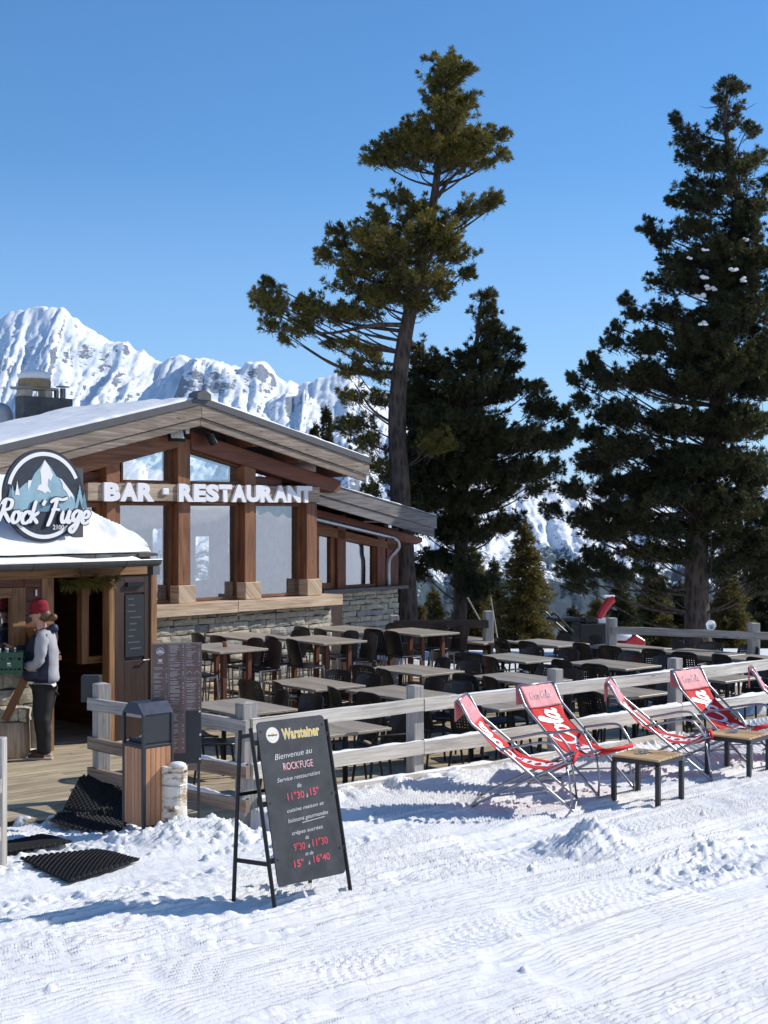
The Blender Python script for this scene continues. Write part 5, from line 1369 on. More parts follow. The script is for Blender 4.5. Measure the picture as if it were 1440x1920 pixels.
for sx, sg in ((.115, 1), (.185, 1)): m.add([(sx - .03, -.0258, 1.335), (sx, -.0258, 1.365), (sx + .03, -.0258, 1.335), (sx + .024, -.0258, 1.335), (sx, -.0258, 1.357), (sx - .024, -.0258, 1.335)], [(0, 1, 4, 5), (1, 2, 3, 4)])
part('peak_drawing', m, M['menutext'], mm)
m = MB()
for x, z in ((-.205, .98), (-.2, .955), (-.205, .70), (.21, .99), (.215, .78), (.212, .56)): m.box(x - .008, x + .008, -.019, -.0125, z - .008, z + .008)
part('clip', m, M['whitep'], MR)
LG = root('birch_log', 'upright cut birch log standing in the snow in front of the menu board', 'log', (-1.865, 12.30, -.01), 0)
m = MB(); vs = []; fs = []; n = 22; H_ = 12
for j in range(H_ + 1):
    z = -.1 + .66 * j / H_
    for k in range(n):
        a = 2 * math.pi * k / n; r = .108 + .010 * math.sin(a * 2 + 1) + .012 * (float(vnoise(k * .6, j * .7, 3)) - .5) - .006 * j / H_; vs.append((r * math.cos(a) + .012 * z, r * math.sin(a), z))
for j in range(H_):
    for k in range(n): fs.append((j * n + k, j * n + (k + 1) % n, (j + 1) * n + (k + 1) % n, (j + 1) * n + k))
vs.append((.006, 0, .57)); t_ = len(vs) - 1
for k in range(n): fs.append((H_ * n + k, H_ * n + (k + 1) % n, t_))
m.add(vs, fs); part('trunk', m, M['birch'], LG, smooth=False)
part('branch_stub', MB().tube([(.02, -.09, .12), (.055, -.15, .22)], [.032, .026], 10), M['birch'], LG)
part('wire', MB().tube([(.112 * math.cos(2 * math.pi * k / 20), .112 * math.sin(2 * math.pi * k / 20), .40) for k in range(21)], .004, 5), M['metal'], LG)
part('snow_cap', MB().lathe((.03, .0, .555), [(.075, 0), (.078, .02), (.05, .035), (.01, .04)], 12), M['snow'], LG, smooth=True)
LT = root('litter_bin', 'tall outdoor litter bin with orange wooden slats and a dark blue hood', 'bin', (-2.10, 12.34, 0), R(-46))
bs = .15
m = MB(); 
for a in (-1, 1):
    for b in (-1, 1): m.box(a * bs - .014, a * bs + .014, b * bs - .014, b * bs + .014, 0, 1.02)
m.box(-bs, bs, -bs, bs, .73, .765); m.box(-bs - .01, bs + .01, -bs - .01, bs + .01, .73, .75)
part('frame', m, M['anthracite'], LT, bevel=.003)
for s in range(4):
    m = MB(Matrix.Rotation(R(90) * s, 4, 'Z')); n = 5; wv = (2 * bs - .034) / n
    for k in range(n): m.box(-bs + .017 + wv * k + .003, -bs + .017 + wv * (k + 1) - .003, -bs - .010, -bs + .006, .05, .725)
    part('slat_panel', m, M['binwood'], LT)
part('liner', MB().box(-bs + .03, bs - .03, -bs + .03, bs - .03, .03, .80), plain('dark liner', (.02, .02, .022), .7), LT)
hd = plain('dark blue hood', (.012, .022, .055), .4, .2)
m = MB(); m.prism([(-bs - .015, 1.02), (bs + .015, 1.02), (bs * .45, 1.12), (-bs * .45, 1.12)], -bs - .015, bs + .015); part('hood', m, hd, LT, bevel=.004)
part('ash_plate', MB(Matrix.Translation((0, -.02, .80)) @ Matrix.Rotation(.35, 4, 'X')).box(-.07, .07, -.08, .08, 0, .012), plain('pale plate', (.35, .35, .33), .6), LT)
part('side_sheet', MB().box(bs - .012, bs + .004, -bs + .016, bs - .016, .77, 1.02), M['anthracite'], LT)

# ================================================================ rubber mats
def make_mat(name_label, quad, loc, thick=.016, nx=14, ny=26, bend=None):
    """woven rubber mat: a lattice of small lozenges"""
    r = root('rubber_mat', name_label, 'doormat', loc, 0, 'black honeycomb rubber mats')
    q = [Vector(p) for p in quad]; m = MB(); q4 = [max(-.27, min(.05, gz(p.x, p.y))) for p in q]
    def P(u, v):
        p = q[0].lerp(q[1], u).lerp(q[3].lerp(q[2], u), v)
        if bend: p = bend(p, u, v)
        else: p.z = q4[0] * (1 - u) * (1 - v) + q4[1] * u * (1 - v) + q4[2] * u * v + q4[3] * (1 - u) * v + .022 + .004 * math.sin(u * 7 + v * 5)
        return p - Vector(loc)
    rj_ = random.Random(5)
    for i in range(nx):
        for j in range(ny):
            u0, u1 = i / nx, (i + 1) / nx; v0, v1 = j / ny, (j + 1) / ny; g = .13; du = u1 - u0; dv = v1 - v0
            s = .5 if j % 2 else 0
            uu0 = min(1, u0 + s * du); uu1 = min(1, u1 + s * du)
            if uu1 - uu0 < .2 * du: continue
            c = P((uu0 + uu1) / 2, (v0 + v1) / 2); a = P(uu0, (v0 + v1) / 2); b = P(uu1, (v0 + v1) / 2); d = P((uu0 + uu1) / 2, v0 - dv * .45); e = P((uu0 + uu1) / 2, v1 + dv * .45)
            up = Vector((0, 0, thick))
            k = .72
            top = [c + (x - c) * k + up for x in (a, d, b, e)]; inn = [c + (x - c) * .30 + up * .2 for x in (a, d, b, e)]; out = [c + (x - c) * .97 for x in (a, d, b, e)]
            m.add(out + top + inn, [(0, 1, 5, 4), (1, 2, 6, 5), (2, 3, 7, 6), (3, 0, 4, 7), (4, 5, 9, 8), (5, 6, 10, 9), (6, 7, 11, 10), (7, 4, 8, 11)])
    base = MB(); N = 10; vs = [P(i / N, j / N) + Vector((0, 0, -.004)) for i in range(N + 1) for j in range(N + 1)]; fs = [(i * (N + 1) + j, (i + 1) * (N + 1) + j, (i + 1) * (N + 1) + j + 1, i * (N + 1) + j + 1) for i in range(N) for j in range(N)]
    m.add(vs, fs); part('mat_body', m, M['rubber'], r); return r
c = G(150, 1620); make_mat('black rubber mat lying flat on the snow nearest the viewer', [G(36, 1612), G(130, 1658), G(262, 1618), G(178, 1592)], (c.x, c.y, 0))
c = G(60, 1580); make_mat('black rubber mat on the snow by the post at the left edge', [G(-60, 1600), G(0, 1609), G(136, 1582), G(75, 1556)], (c.x, c.y, 0))
c = G(170, 1525)
def bend(p, u, v): p.z = max(gz(p.x, p.y), DZ) + .012 + .22 * max(0, v - .42) / .58 + (.02 if v > .42 else 0); return p
make_mat('black rubber mat bent up against the entry fence behind the bin', [G(92, 1522, -.12), G(222, 1550, -.10), G(262, 1500, DZ), G(150, 1500, DZ)], (c.x, c.y, 0), bend=bend, ny=30)

# ================================================================ things by the porch
o = MB(); 
ST_ = root('wood_stump', 'round pale log stump with a rough stone on top at the left edge', 'stump', G(25, 1418, DZ), 0)
vs = []; fs = []; n = 20; m = MB(); m.lathe((0, 0, 0), [(.21, -.05), (.205, .2), (.195, .43)], 20); part('log', m, M['plank'], ST_, smooth=True)
m = MB(); stone_wall(m, -.2, .2, .44, .60, -.14, depth=.28, rowh=(.16, .17), lw=(.39, .4), rs=random.Random(2)); part('top_stone', m, M['stone'], ST_)
SL = root('stone_slab', 'upright grey stone slab with snow at its foot beside the person', 'stone', G(58, 1412, DZ), 0)
m = MB(); vs = []; rj2 = random.Random(6)
prof = [(-.13, .02), (.13, .02), (.14, .3), (.12, .55), (.05, .62), (-.06, .60), (-.11, .5), (-.12, .25)]
m.prism(prof, -.09, .12); part('slab', m, M['stone'], SL, bevel=.02)
part('snow_foot', MB().lathe((.02, -.10, -.02), [(.24, 0), (.20, .05), (.10, .09), (.01, .10)], 14), M['snow'], SL, smooth=True)
# wooden boards leaning behind the person, small black box on the fence post
WB = root('wooden_trays', 'bundle of wooden serving boards leaning by the window behind the person', 'boards', bw(-5.18, 2.98, 1.17), TH); WB.scale = (KS,) * 3
m = MB()
for k in range(4): m.frame((.02 + k * .045, -.02 * k, .17), (math.cos(.5), 0, math.sin(.5)), (0, 1, 0), (-math.sin(.5), 0, math.cos(.5)), (.010, .10, .17))
part('tray', m, M['golden'], WB)
o = MB().box(-.10, .10, -.07, .07, -.14, .14).build('wall_ashtray', M['anthracite'], None, bevel=.008); o.location = (P0.x - .13, P0.y + .12, .93); tag(o, 'dark metal box ashtray fixed behind the entry fence post', 'ashtray')
sn = MB().box(-.012, .012, -.004, .004, -.04, .04).build('white_switch', M['white']); sn.location = bw(-5.10, 2.90, 1.88); sn.rotation_euler = (0, 0, TH); tag(sn, 'small white fitting on the boards above the person', 'switch')
# green crate with bottles resting on the counter
CP = D(10, 1262, 16.75)
GC = root('bottle_crate', 'green plastic drinks crate held at the porch counter by the person', 'crate', (CP.x, CP.y, CP.z), R(8))
m = MB(); L, Wd, Hc = .42, .28, .26
for sy in (-1, 1):
    m.box(-L / 2, L / 2, sy * Wd / 2 - .006, sy * Wd / 2 + .006, 0, .05); m.box(-L / 2, L / 2, sy * Wd / 2 - .006, sy * Wd / 2 + .006, .07, .17); m.box(-L / 2, L / 2, sy * Wd / 2 - .012, sy * Wd / 2 + .012, .20, Hc)
    for k in range(9): x = -L / 2 + L * k / 8; m.box(x - .008, x + .008, sy * Wd / 2 - .009, sy * Wd / 2 + .009, 0, Hc - .001)
for sx in (-1, 1):
    m.box(sx * L / 2 - .006, sx * L / 2 + .006, -Wd / 2, Wd / 2, 0, .16); m.box(sx * L / 2 - .010, sx * L / 2 + .010, -Wd / 2, Wd / 2, .20, Hc)
m.box(-L / 2, L / 2, -Wd / 2, Wd / 2, 0, .012)
cb = part('crate_body', m, M['greencrate'], GC)
m = MB(); m.add([(.04 + x, -Wd / 2 - .0125, .10 + z) for x, z in ((0, 0), (.05, 0), (.05, .006), (0, .006), (0, .02), (.04, .02), (.04, .04), (0, .04))], [(0, 1, 2, 3), (4, 5, 6, 7)]); part('white_mark', m, M['whitep'], cb)
for k, (x, y) in enumerate(((-.14, -.06), (-.06, -.05), (.03, -.05), (-.10, .05), (0, .06), (.11, .03))):
    p = Matrix.Rotation(R(8), 3, 'Z') @ Vector((x, y, .015))
    b = root('glass_bottle', 'clear glass bottle standing in the green crate', 'bottle', CP + p, 0, 'bottles in the green crate'); part('bottle_body', MB().lathe((0, 0, 0), [(.03, 0), (.032, .02), (.032, .15), (.014, .21), (.012, .27), (.015, .275)], 14), M['ashglass'], b, smooth=True); part('cap', MB().lathe((0, 0, .272), [(.015, 0), (.015, .015), (.002, .017)], 12), M['white'], b)

# ================================================================ behind the terrace
SBP = D(1120, 1200, 26.3); SBP.z = -.25
SW = root('snow_blower', 'red snow blower with upright chute and black handles behind the terrace', 'snow blower', SBP, R(15))
part('chute', MB().tube(cr([(.02, 0, .55), (.03, 0, .95), (.10, 0, 1.15), (.26, 0, 1.36), (.32, 0, 1.40)], 4), [.10] * 8 + [.09] * 20 if False else .085, 8), M['redpaint'], SW)
part('chute_snow', MB().box(.12, .34, -.06, .06, 1.43, 1.47), M['snow'], SW, bevel=.01)
part('auger_housing', MB().prism([(.28, .1), (.82, .1), (.86, .62), (.66, .74), (.28, .5)], -.3, .3), M['redpaint'], SW, bevel=.02)
part('panel_mark', MB().box(.06, .13, -.092, -.086, .8, 1.05), M['white'], SW)
part('snow_load', MB().lathe((.55, 0, .62), [(.28, 0), (.24, .08), (.1, .14), (.01, .15)], 14), M['snow'], SW, smooth=True)
part('engine', MB().box(-.45, .12, -.22, .22, .45, .95).box(-.32, -.05, -.15, .15, .95, 1.05), M['black'], SW, bevel=.02)
part('lower_body', MB().box(-.5, .25, -.25, .25, .15, .45), M['redpaint'], SW, bevel=.02)
for sy in (-1, 1):
    part('handle', MB().tube(cr([(-.35, sy * .2, .6), (-.75, sy * .24, .95), (-.95, sy * .25, 1.15), (-1.05, sy * .25, 1.13)], 4), .022, 7), M['black'], SW)
    part('wheel', MB(Matrix.Translation((-.2, sy * .33, .22)) @ Matrix.Rotation(R(90), 4, 'X')).lathe((0, 0, -.05), [(.12, 0), (.22, .01), (.22, .09), (.12, .1)], 18), M['rubber'], SW)
part('control_panel', MB().box(-.95, -.45, -.22, .22, 1.0, 1.07), M['black'], SW, bevel=.01); part('lamp_housing', MB().box(-.02, .10, -.1, .1, .95, 1.03), M['white'], SW)
for i, (a, b, lab) in enumerate((((876, 1120), (905, 1172), 'long wooden pole leaning left behind the shaded fence'), ((920, 1120), (930, 1180), 'upright thin wooden pole leaning on the fence post by the conifers'))):
    p = D(a[0], a[1], 25.1); q = D(b[0], b[1], 25.0); q2 = q + (q - p).normalized() * .7; o = MB().tube([q2 - p, Vector((0, 0, 0))], .014, 6).build('wooden_pole', M['post']); o.location = p; tag(o, lab, 'pole')
LMP = D(1333, 1172, 24.2); LR = root('globe_lamp', 'clear round globe lamp hanging beside the big pine trunk', 'lamp', LMP, 0)
part('globe', MB().lathe((0, 0, -.09), [(.01, 0), (.06, .02), (.085, .06), (.09, .09), (.085, .12), (.06, .16), (.03, .175)], 16), M['ashglass'], LR, smooth=True); part('cable', MB().tube([(0, 0, .08), (0, 0, 1.6)], .006, 5), M['black'], LR)
# ================================================================ trees
def tubes_np(segs, n=5):
    """many tapered sticks at once: segs = list of (p0, p1, r0, r1)"""
    mb = MB()
    for p0, p1, r0, r1 in segs: mb.tube([p0, p1], [r0, r1], n, cap=False)
    return mb
def pine(label, Y, trunk, blobs, mat, seed=1, dens=1.0, base=None, snow=None, tl=.13, crown_mat=None, group='arolla pines', extra_limbs=(), K=15, name='pine_tree'):
    rs = np.random.RandomState(seed)
    bx = D(trunk[0][0], trunk[0][1], Y); bz = base if base is not None else -.4
    r = root(name, label, 'tree', (bx.x, bx.y, bz), 0, group); O = Vector((bx.x, bx.y, bz))
    TP = [(D(px, py, Y), rad) for px, py, rad in trunk]; TP[0] = (Vector((TP[0][0].x, TP[0][0].y, bz)), TP[0][1])
    mb = MB(); pts = [p - O for p, _ in TP]; rad = [q for _, q in TP]
    P = cr(pts, 5); R_ = []
    for i in range(len(pts) - 1): R_ += [rad[i] + (rad[i + 1] - rad[i]) * k / 5 for k in range(5)]
    R_.append(rad[-1]); mb.tube(P, R_, 14)
    mb.tube([P[0] + Vector((0, 0, -.1)), P[0] + Vector((0, 0, .35))], [rad[0] * 1.5, rad[0] * .98], 14, cap=False)
    def trunk_at(z):
        best = min(range(len(P)), key=lambda i: abs(P[i].z - z)); return P[best]
    pos = []; dr = []; segs = []
    allb = [(b, 0) for b in blobs] + [(b, -1) for b in blobs if b[2] >= 38] + [(b, 1) for b in blobs if b[2] >= 60]
    for bi, ((px, py, rx, ry), lay) in enumerate(allb):
        mx = rx / F * Y; mz = ry / F * Y; md = max(mx, mz) * .85
        big = rx > 45
        c0 = D(px, py, Y) - O; c0.y += rs.uniform(-.3, .3) * (md if big else .8) + lay * md * rs.uniform(.8, 1.2)
        if lay: c0.x += rs.uniform(-.3, .3) * mx; c0.z += rs.uniform(-.5, .5) * mz; mx *= .85; md *= .7
        ta = trunk_at(c0.z - .35 - .25 * abs(c0.x)); dist = (c0 - ta).length
        if dist > .5:
            mid = ta.lerp(c0, .5) + Vector((rs.uniform(-.1, .1), rs.uniform(-.15, .15), -.10 * dist))
            q = cr([ta, mid, c0 + Vector((0, 0, -.4 * mz))], 4); rr0 = min(.05, .014 + dist * .012)
            mb.tube(q, [rr0 + (.008 - rr0) * k / (len(q) - 1) for k in range(len(q))], 6, cap=False)
        n = int(dens * (mx * mz * 92 + 7) * (1.5 if big else 1.25))
        for k in range(n):
            # start inside the clump, grow outwards and up
            v = rs.normal(0, 1, 3); v /= np.linalg.norm(v); q = rs.uniform(.15, .9) ** .6
            s = Vector((c0.x + v[0] * mx * q * .82, c0.y + v[1] * md * q * .95, c0.z + v[2] * mz * q * .75 - .12))
            out = Vector((s.x - ta.x, s.y - ta.y, 0)); out = out.normalized() if out.length > .05 else Vector((v[0], v[1], 0))
            d = (out * rs.uniform(.3, 1.0) + Vector((rs.normal(0, .35), rs.normal(0, .35), rs.uniform(.15, .95)))).normalized()
            L = rs.uniform(.16, .42); L = min(L, max(.16, (mx + mz) * .6)); m = max(2, int(L / .055))
            e = s + d * L; segs.append((s - d * .12, e, .007, .004))
            for j in range(m):
                t = (j + .6) / m; p = s.lerp(e, t) + Vector(rs.normal(0, .02, 3)); pos.append(p); dd = d * .8 + Vector(rs.normal(0, .45, 3)) + Vector((0, 0, .25)); dr.append(dd.normalized())
            pos.append(e); dr.append(d); pos.append(e); dr.append(d)
    for l in extra_limbs:
        q = cr([D(a, b, Y + dy) - O for a, b, dy in l[0]], 4); mb.tube(q, [l[1] + (.012 - l[1]) * k / (len(q) - 1) for k in range(len(q))], 7, cap=False)
    t2 = tubes_np(segs, 3); mb.add([Vector(v) for v in t2.v], t2.f, t2.uv)
    # bare dead twigs
    for k in range(26):
        i = rs.randint(2, len(P) - 2); a = rs.uniform(0, 6.28); L = rs.uniform(.2, .55); d = Vector((math.cos(a), math.sin(a), rs.uniform(-.1, .3)))
        mb.tube([P[i], P[i] + d * L, P[i] + d * (L * 1.4) + Vector((0, 0, .08))], [.014, .008, .003], 4, cap=False)
    mb.build('trunk', M['bark'], r, smooth=True)
    pos = np.array([tuple(p) for p in pos]); dr = np.array([tuple(p) for p in dr])
    V = blades(pos, dr, np.full(len(pos), tl), .0085, K, .48, rs)
    quad_mesh('crown', V, crown_mat or mat, r)
    if snow:
        mb = MB()
        for px, py, s in snow:
            c = D(px, py, Y - rs.uniform(.9, 1.7)) - O
            for k in range(4):
                q = c + Vector((rs.normal(0, s * .7), rs.normal(0, s * .5), rs.normal(0, s * .4))); mb.lathe(q, [(.01, -.4 * s), (.7 * s, -.3 * s), (.85 * s, .05 * s), (.5 * s, .45 * s), (.02, .55 * s)], 8)
        o = mb.build('snow_clumps', M['snow'], r, smooth=True); o['kind'] = 'stuff'
    return r
T1 = [(835,112,28,13),(838,140,38,20),(832,172,44,22),(838,205,56,24),(830,240,62,24),(770,262,42,22),(742,290,46,26),(712,300,20,20),(820,285,70,26),(880,270,50,22),(925,252,24,16),(938,280,16,10),(900,300,22,10),(850,312,48,14),(785,312,36,14),
 (755,372,34,22),(722,405,34,24),(790,400,40,22),(860,398,36,18),(905,382,22,20),(925,368,10,14),(700,440,34,26),(790,440,80,30),(645,430,16,24),(652,462,26,18),(618,478,22,20),(740,480,80,32),(840,475,44,28),(680,500,44,26),(862,508,22,12),(770,525,72,28),(660,535,34,18),(820,545,28,14),(720,560,46,20),(775,572,40,16),
 (518,530,13,22),(492,556,24,20),(530,572,38,20),(580,570,18,16),(592,592,42,20),(645,590,40,18),(520,606,34,16),(575,618,36,12),(700,590,34,16),(628,640,14,9),(545,632,20,7),
 (668,648,24,14),(700,668,34,16),(672,695,26,18),(722,700,26,18),(672,745,30,18),(720,745,28,20),(690,790,34,18),(655,800,22,16),(700,830,30,22),(720,880,26,20),(700,920,22,18),(800,830,46,24)]
pine('tall leaning arolla pine with ragged olive crown behind the restaurant roof', 29.5,
     [(765,1190,.27),(757,1050,.24),(748,880,.21),(745,760,.19),(758,640,.165),(775,560,.14),(800,450,.11),(817,350,.085),(828,240,.05),(838,150,.02)], T1, M['needle'], 3, 1.0,
     extra_limbs=[([(820,370,0),(850,330,-.1),(905,290,-.2)], .05), ([(800,470,0),(850,440,-.1),(915,395,-.2)], .05), ([(765,610,0),(700,610,-.3),(600,625,-.2),(520,590,-.1)], .06), ([(748,800,0),(700,770,-.2),(665,720,-.3)], .04)])
T3 = [(905,552,11,18),(904,585,18,20),(908,615,26,20),(935,625,22,18),(955,650,20,16),(908,650,34,22),(890,690,50,26),(945,690,30,16),(812,672,22,16),(835,695,40,22),(930,735,48,22),(860,745,80,28),(800,750,40,26),(990,728,16,22),(1002,765,38,20),(1048,775,20,16),(1060,795,14,12),
 (880,800,100,28),(820,840,80,28),(950,830,80,28),(1022,830,40,20),(780,890,60,28),(870,890,90,30),(955,885,60,26),(1025,880,30,16),(805,940,70,24),(885,945,66,20),(1000,915,24,12),(790,985,40,20),(850,985,44,16),(830,1045,40,16),(800,1075,24,14),(810,790,50,28),(930,920,40,16),(800,700,28,28),(788,760,30,30),(795,830,44,28),(775,900,34,28),(785,950,34,26),(850,860,70,40),(830,780,60,40),(880,840,60,40),(790,660,22,20),(770,850,30,40),(865,1000,60,24),(845,1055,46,20),(885,1095,40,22),(930,985,40,20)]
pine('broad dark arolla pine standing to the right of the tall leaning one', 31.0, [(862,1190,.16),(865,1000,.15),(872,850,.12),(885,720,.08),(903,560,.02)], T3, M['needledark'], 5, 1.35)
T2 = [(1362,150,16,12),(1368,172,18,15),(1348,192,12,9),(1370,205,26,16),(1360,232,26,16),(1395,245,16,14),(1275,232,13,16),(1288,262,24,17),(1330,272,30,14),(1300,295,28,16),(1350,308,48,20),(1418,295,22,14),(1430,345,18,16),(1310,340,36,16),(1368,345,50,20),(1275,372,18,12),
 (1320,385,50,20),(1400,390,46,24),(1228,428,17,22),(1250,455,26,20),(1305,430,44,22),(1380,440,56,28),(1262,490,26,14),(1330,485,60,26),(1420,490,46,28),(1238,528,22,14),(1290,530,46,22),(1370,540,70,30),(1440,560,40,34),(1188,560,12,14),(1200,588,26,16),(1262,590,44,22),(1345,600,80,32),(1425,640,50,34),
 (1168,610,10,16),(1160,640,22,20),(1222,645,52,26),(1320,660,80,32),(1118,668,10,14),(1118,690,22,18),(1085,712,16,20),(1140,715,40,22),(1218,712,60,28),(1320,725,90,34),(1410,720,60,36),(1105,755,32,16),(1178,780,62,26),(1275,790,80,30),(1375,800,70,36),(1120,812,38,18),(1195,845,70,24),(1300,860,90,30),(1400,880,60,36),
 (1118,872,30,14),(1090,922,40,16),(1160,915,50,22),(1250,930,80,24),(1370,950,70,32),(1048,958,28,12),(1115,972,50,14),(1195,975,50,14),(1400,1020,60,26),(1310,985,50,14),(1090,1070,40,18),(1160,1075,44,18),(1225,1068,36,14),(1100,1100,36,12),(1410,1085,50,24),(1240,1105,30,12),(1385,480,60,40),(1370,600,70,40),(1350,700,80,40),(1345,790,80,40),(1330,870,80,36),(1400,700,50,60),(1300,930,70,24),(1340,1010,50,18),(1420,960,40,40),(1275,1040,40,14),(1350,1070,40,16),(1150,1000,60,14),(1215,1035,56,16),(1130,1045,40,12),(1250,990,60,16),(1390,1050,60,24),(1320,940,70,30),(1180,960,60,20),(1225,900,70,30),(1150,860,60,26)]
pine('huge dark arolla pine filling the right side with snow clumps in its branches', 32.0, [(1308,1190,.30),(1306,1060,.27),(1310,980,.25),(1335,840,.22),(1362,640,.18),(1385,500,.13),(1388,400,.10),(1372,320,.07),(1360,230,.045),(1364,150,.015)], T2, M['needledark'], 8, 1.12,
     snow=[(1291,483,.05),(1317,520,.07),(1336,538,.08),(1315,556,.08),(1376,505,.07),(1393,525,.06),(1320,606,.07),(1270,762,.06),(1205,668,.05),(1322,468,.05),(1400,448,.05)],
     extra_limbs=[([(1308,980,0),(1360,950,-.3),(1440,890,-.5)], .11), ([(1306,960,0),(1240,965,-.3),(1130,950,-.4)], .08), ([(1385,420,0),(1386,340,.1),(1385,280,.1)], .035), ([(1306,1100,0),(1220,1110,-.2),(1100,1095,-.4)], .05), ([(1306,1080,0),(1380,1050,-.3),(1440,1040,-.5)], .06)])
def conifer(label, px, py_top, hw, Y, mat, seed, base=-1.0, dens=1.0, group='young conifers behind the terrace', droop=.15):
    rs = np.random.RandomState(seed); top = D(px, py_top, Y); O = Vector((top.x, top.y, base)); Hh_ = top.z - base; w_ = hw / F * Y
    r = root('conifer_tree', label, 'tree', O, 0, group); mb = MB(); mb.tube([(0, 0, 0), (0, 0, Hh_)], [.02 + Hh_ * .018, .008], 8)
    pos = []; dr = []; segs = []; z = Hh_ * .06
    while z < Hh_ - .1:
        t = z / Hh_; rad = w_ * (1 - t) ** .85 * (1 - .35 * max(0, .25 - t) * 4) + .05
        for k in range(int(8 + 9 * (1 - t))):
            a = rs.uniform(0, 6.28); L = rad * rs.uniform(.65, 1.12); s = Vector((0, 0, z + rs.uniform(-.05, .05))); e = s + Vector((math.cos(a) * L, math.sin(a) * L, -L * droop + rs.uniform(-.04, .10)))
            mid = s.lerp(e, .5) + Vector((0, 0, .03)); segs.append((s, e, .012, .004)); m = max(3, int(L / .035 * dens))
            for j in range(m):
                u = (j + .7) / m; p = s.lerp(e, u); side = Vector((-math.sin(a), math.cos(a), 0)) * rs.normal(0, .13 * L * (1.2 - u) + .02); pos.append(tuple(p + side + Vector((0, 0, rs.normal(0, .03))))); dr.append((math.cos(a) * .7 + side.x * 3, math.sin(a) * .7 + side.y * 3, rs.uniform(-.1, .6)))
        z += .10 + .10 * (1 - t)
    for k in range(8): pos.append((0, 0, Hh_ - .03 * k)); dr.append((rs.normal(0, .2), rs.normal(0, .2), 1))
    t2 = tubes_np(segs, 3); mb.add([Vector(v) for v in t2.v], t2.f, t2.uv); mb.build('trunk', M['bark'], r, smooth=True)
    dr = np.array(dr); dr /= np.linalg.norm(dr, axis=1, keepdims=True)
    quad_mesh('crown', blades(np.array(pos), dr, np.full(len(pos), .12), .011, 11, .5, rs), mat, r); return r
br, dk, gn = M['needlebrown'], M['needledark'], M['needle']
conifer('sunlit olive spruce, the tallest young conifer between the two big pines', 985, 975, 82, 35, br, 21, -1.2)
conifer('olive young conifer just left of the tallest sunlit spruce', 885, 1020, 68, 36, br, 22, -1.2)
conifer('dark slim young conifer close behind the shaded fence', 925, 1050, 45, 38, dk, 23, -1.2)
conifer('low young conifer beside the trunk of the tall leaning pine', 812, 1105, 32, 34, br, 24, -.9)
conifer('tiny pine shoot beside the stone wing corner', 790, 1140, 16, 33, br, 25, -.9)
conifer('small pine top peeping over the snowy roof edge', 612, 766, 26, 34, dk, 26, -.8, group='pine tops behind the roof')
conifer('smallest pine top at the roof edge left of the other', 590, 796, 14, 36, dk, 27, -.8, group='pine tops behind the roof')
for i, (px, py, hw, Y, m, lab) in enumerate(((1165, 1085, 62, 37, dk, 'dark conifer behind the snow blower chute'), (1225, 1062, 70, 38, br, 'olive conifer left of the huge pine trunk'), (1275, 1090, 55, 40, dk, 'dark conifer directly behind the huge pine trunk'),
      (1365, 1055, 70, 38, br, 'olive conifer just right of the huge pine trunk'), (1430, 1030, 70, 41, dk, 'dark conifer at the right edge behind the fence'), (1075, 1140, 40, 38, dk, 'low dark conifer behind the handles of the snow blower'), (1120, 1120, 40, 42, br, 'low olive conifer between two dark ones behind the snow blower'), (1490, 1060, 70, 36, dk, 'dark conifer cut by the right edge of the picture'))):
    conifer(lab, px, py, hw, Y, m, 40 + i, -1.3)
# ================================================================ the person at the counter
def skin(name, J, E, mat, par, sub=2, rootj=0, bake=True):
    """J: list of (x, y, z, rx, ry); E: edges"""
    me = bpy.data.meshes.new(name); me.from_pydata([j[:3] for j in J], E, []); me.update()
    o = bpy.data.objects.new(name, me); COL.objects.link(o)
    sk = o.modifiers.new('skin', 'SKIN'); sk.use_smooth_shade = True
    for i, j in enumerate(J):
        v = me.skin_vertices[0].data[i]; v.radius = (j[3], j[4] if len(j) > 4 else j[3]); v.use_root = (i == rootj)
    sb = o.modifiers.new('sub', 'SUBSURF'); sb.levels = sub; sb.render_levels = sub
    dg = bpy.context.evaluated_depsgraph_get(); m2 = bpy.data.meshes.new_from_object(o.evaluated_get(dg)); bpy.data.objects.remove(o)
    m2.materials.clear(); m2.materials.append(mat)
    for p in m2.polygons: p.use_smooth = True
    o2 = bpy.data.objects.new(name, m2); COL.objects.link(o2); o2.parent = par; return o2
FP = G(84, 1421, DZ)
PR = root('person', 'person in dark red beanie and grey and navy jacket sorting bottles in the green crate', 'person', (FP.x, FP.y, DZ), R(180)); PR.scale = (1.06,) * 3
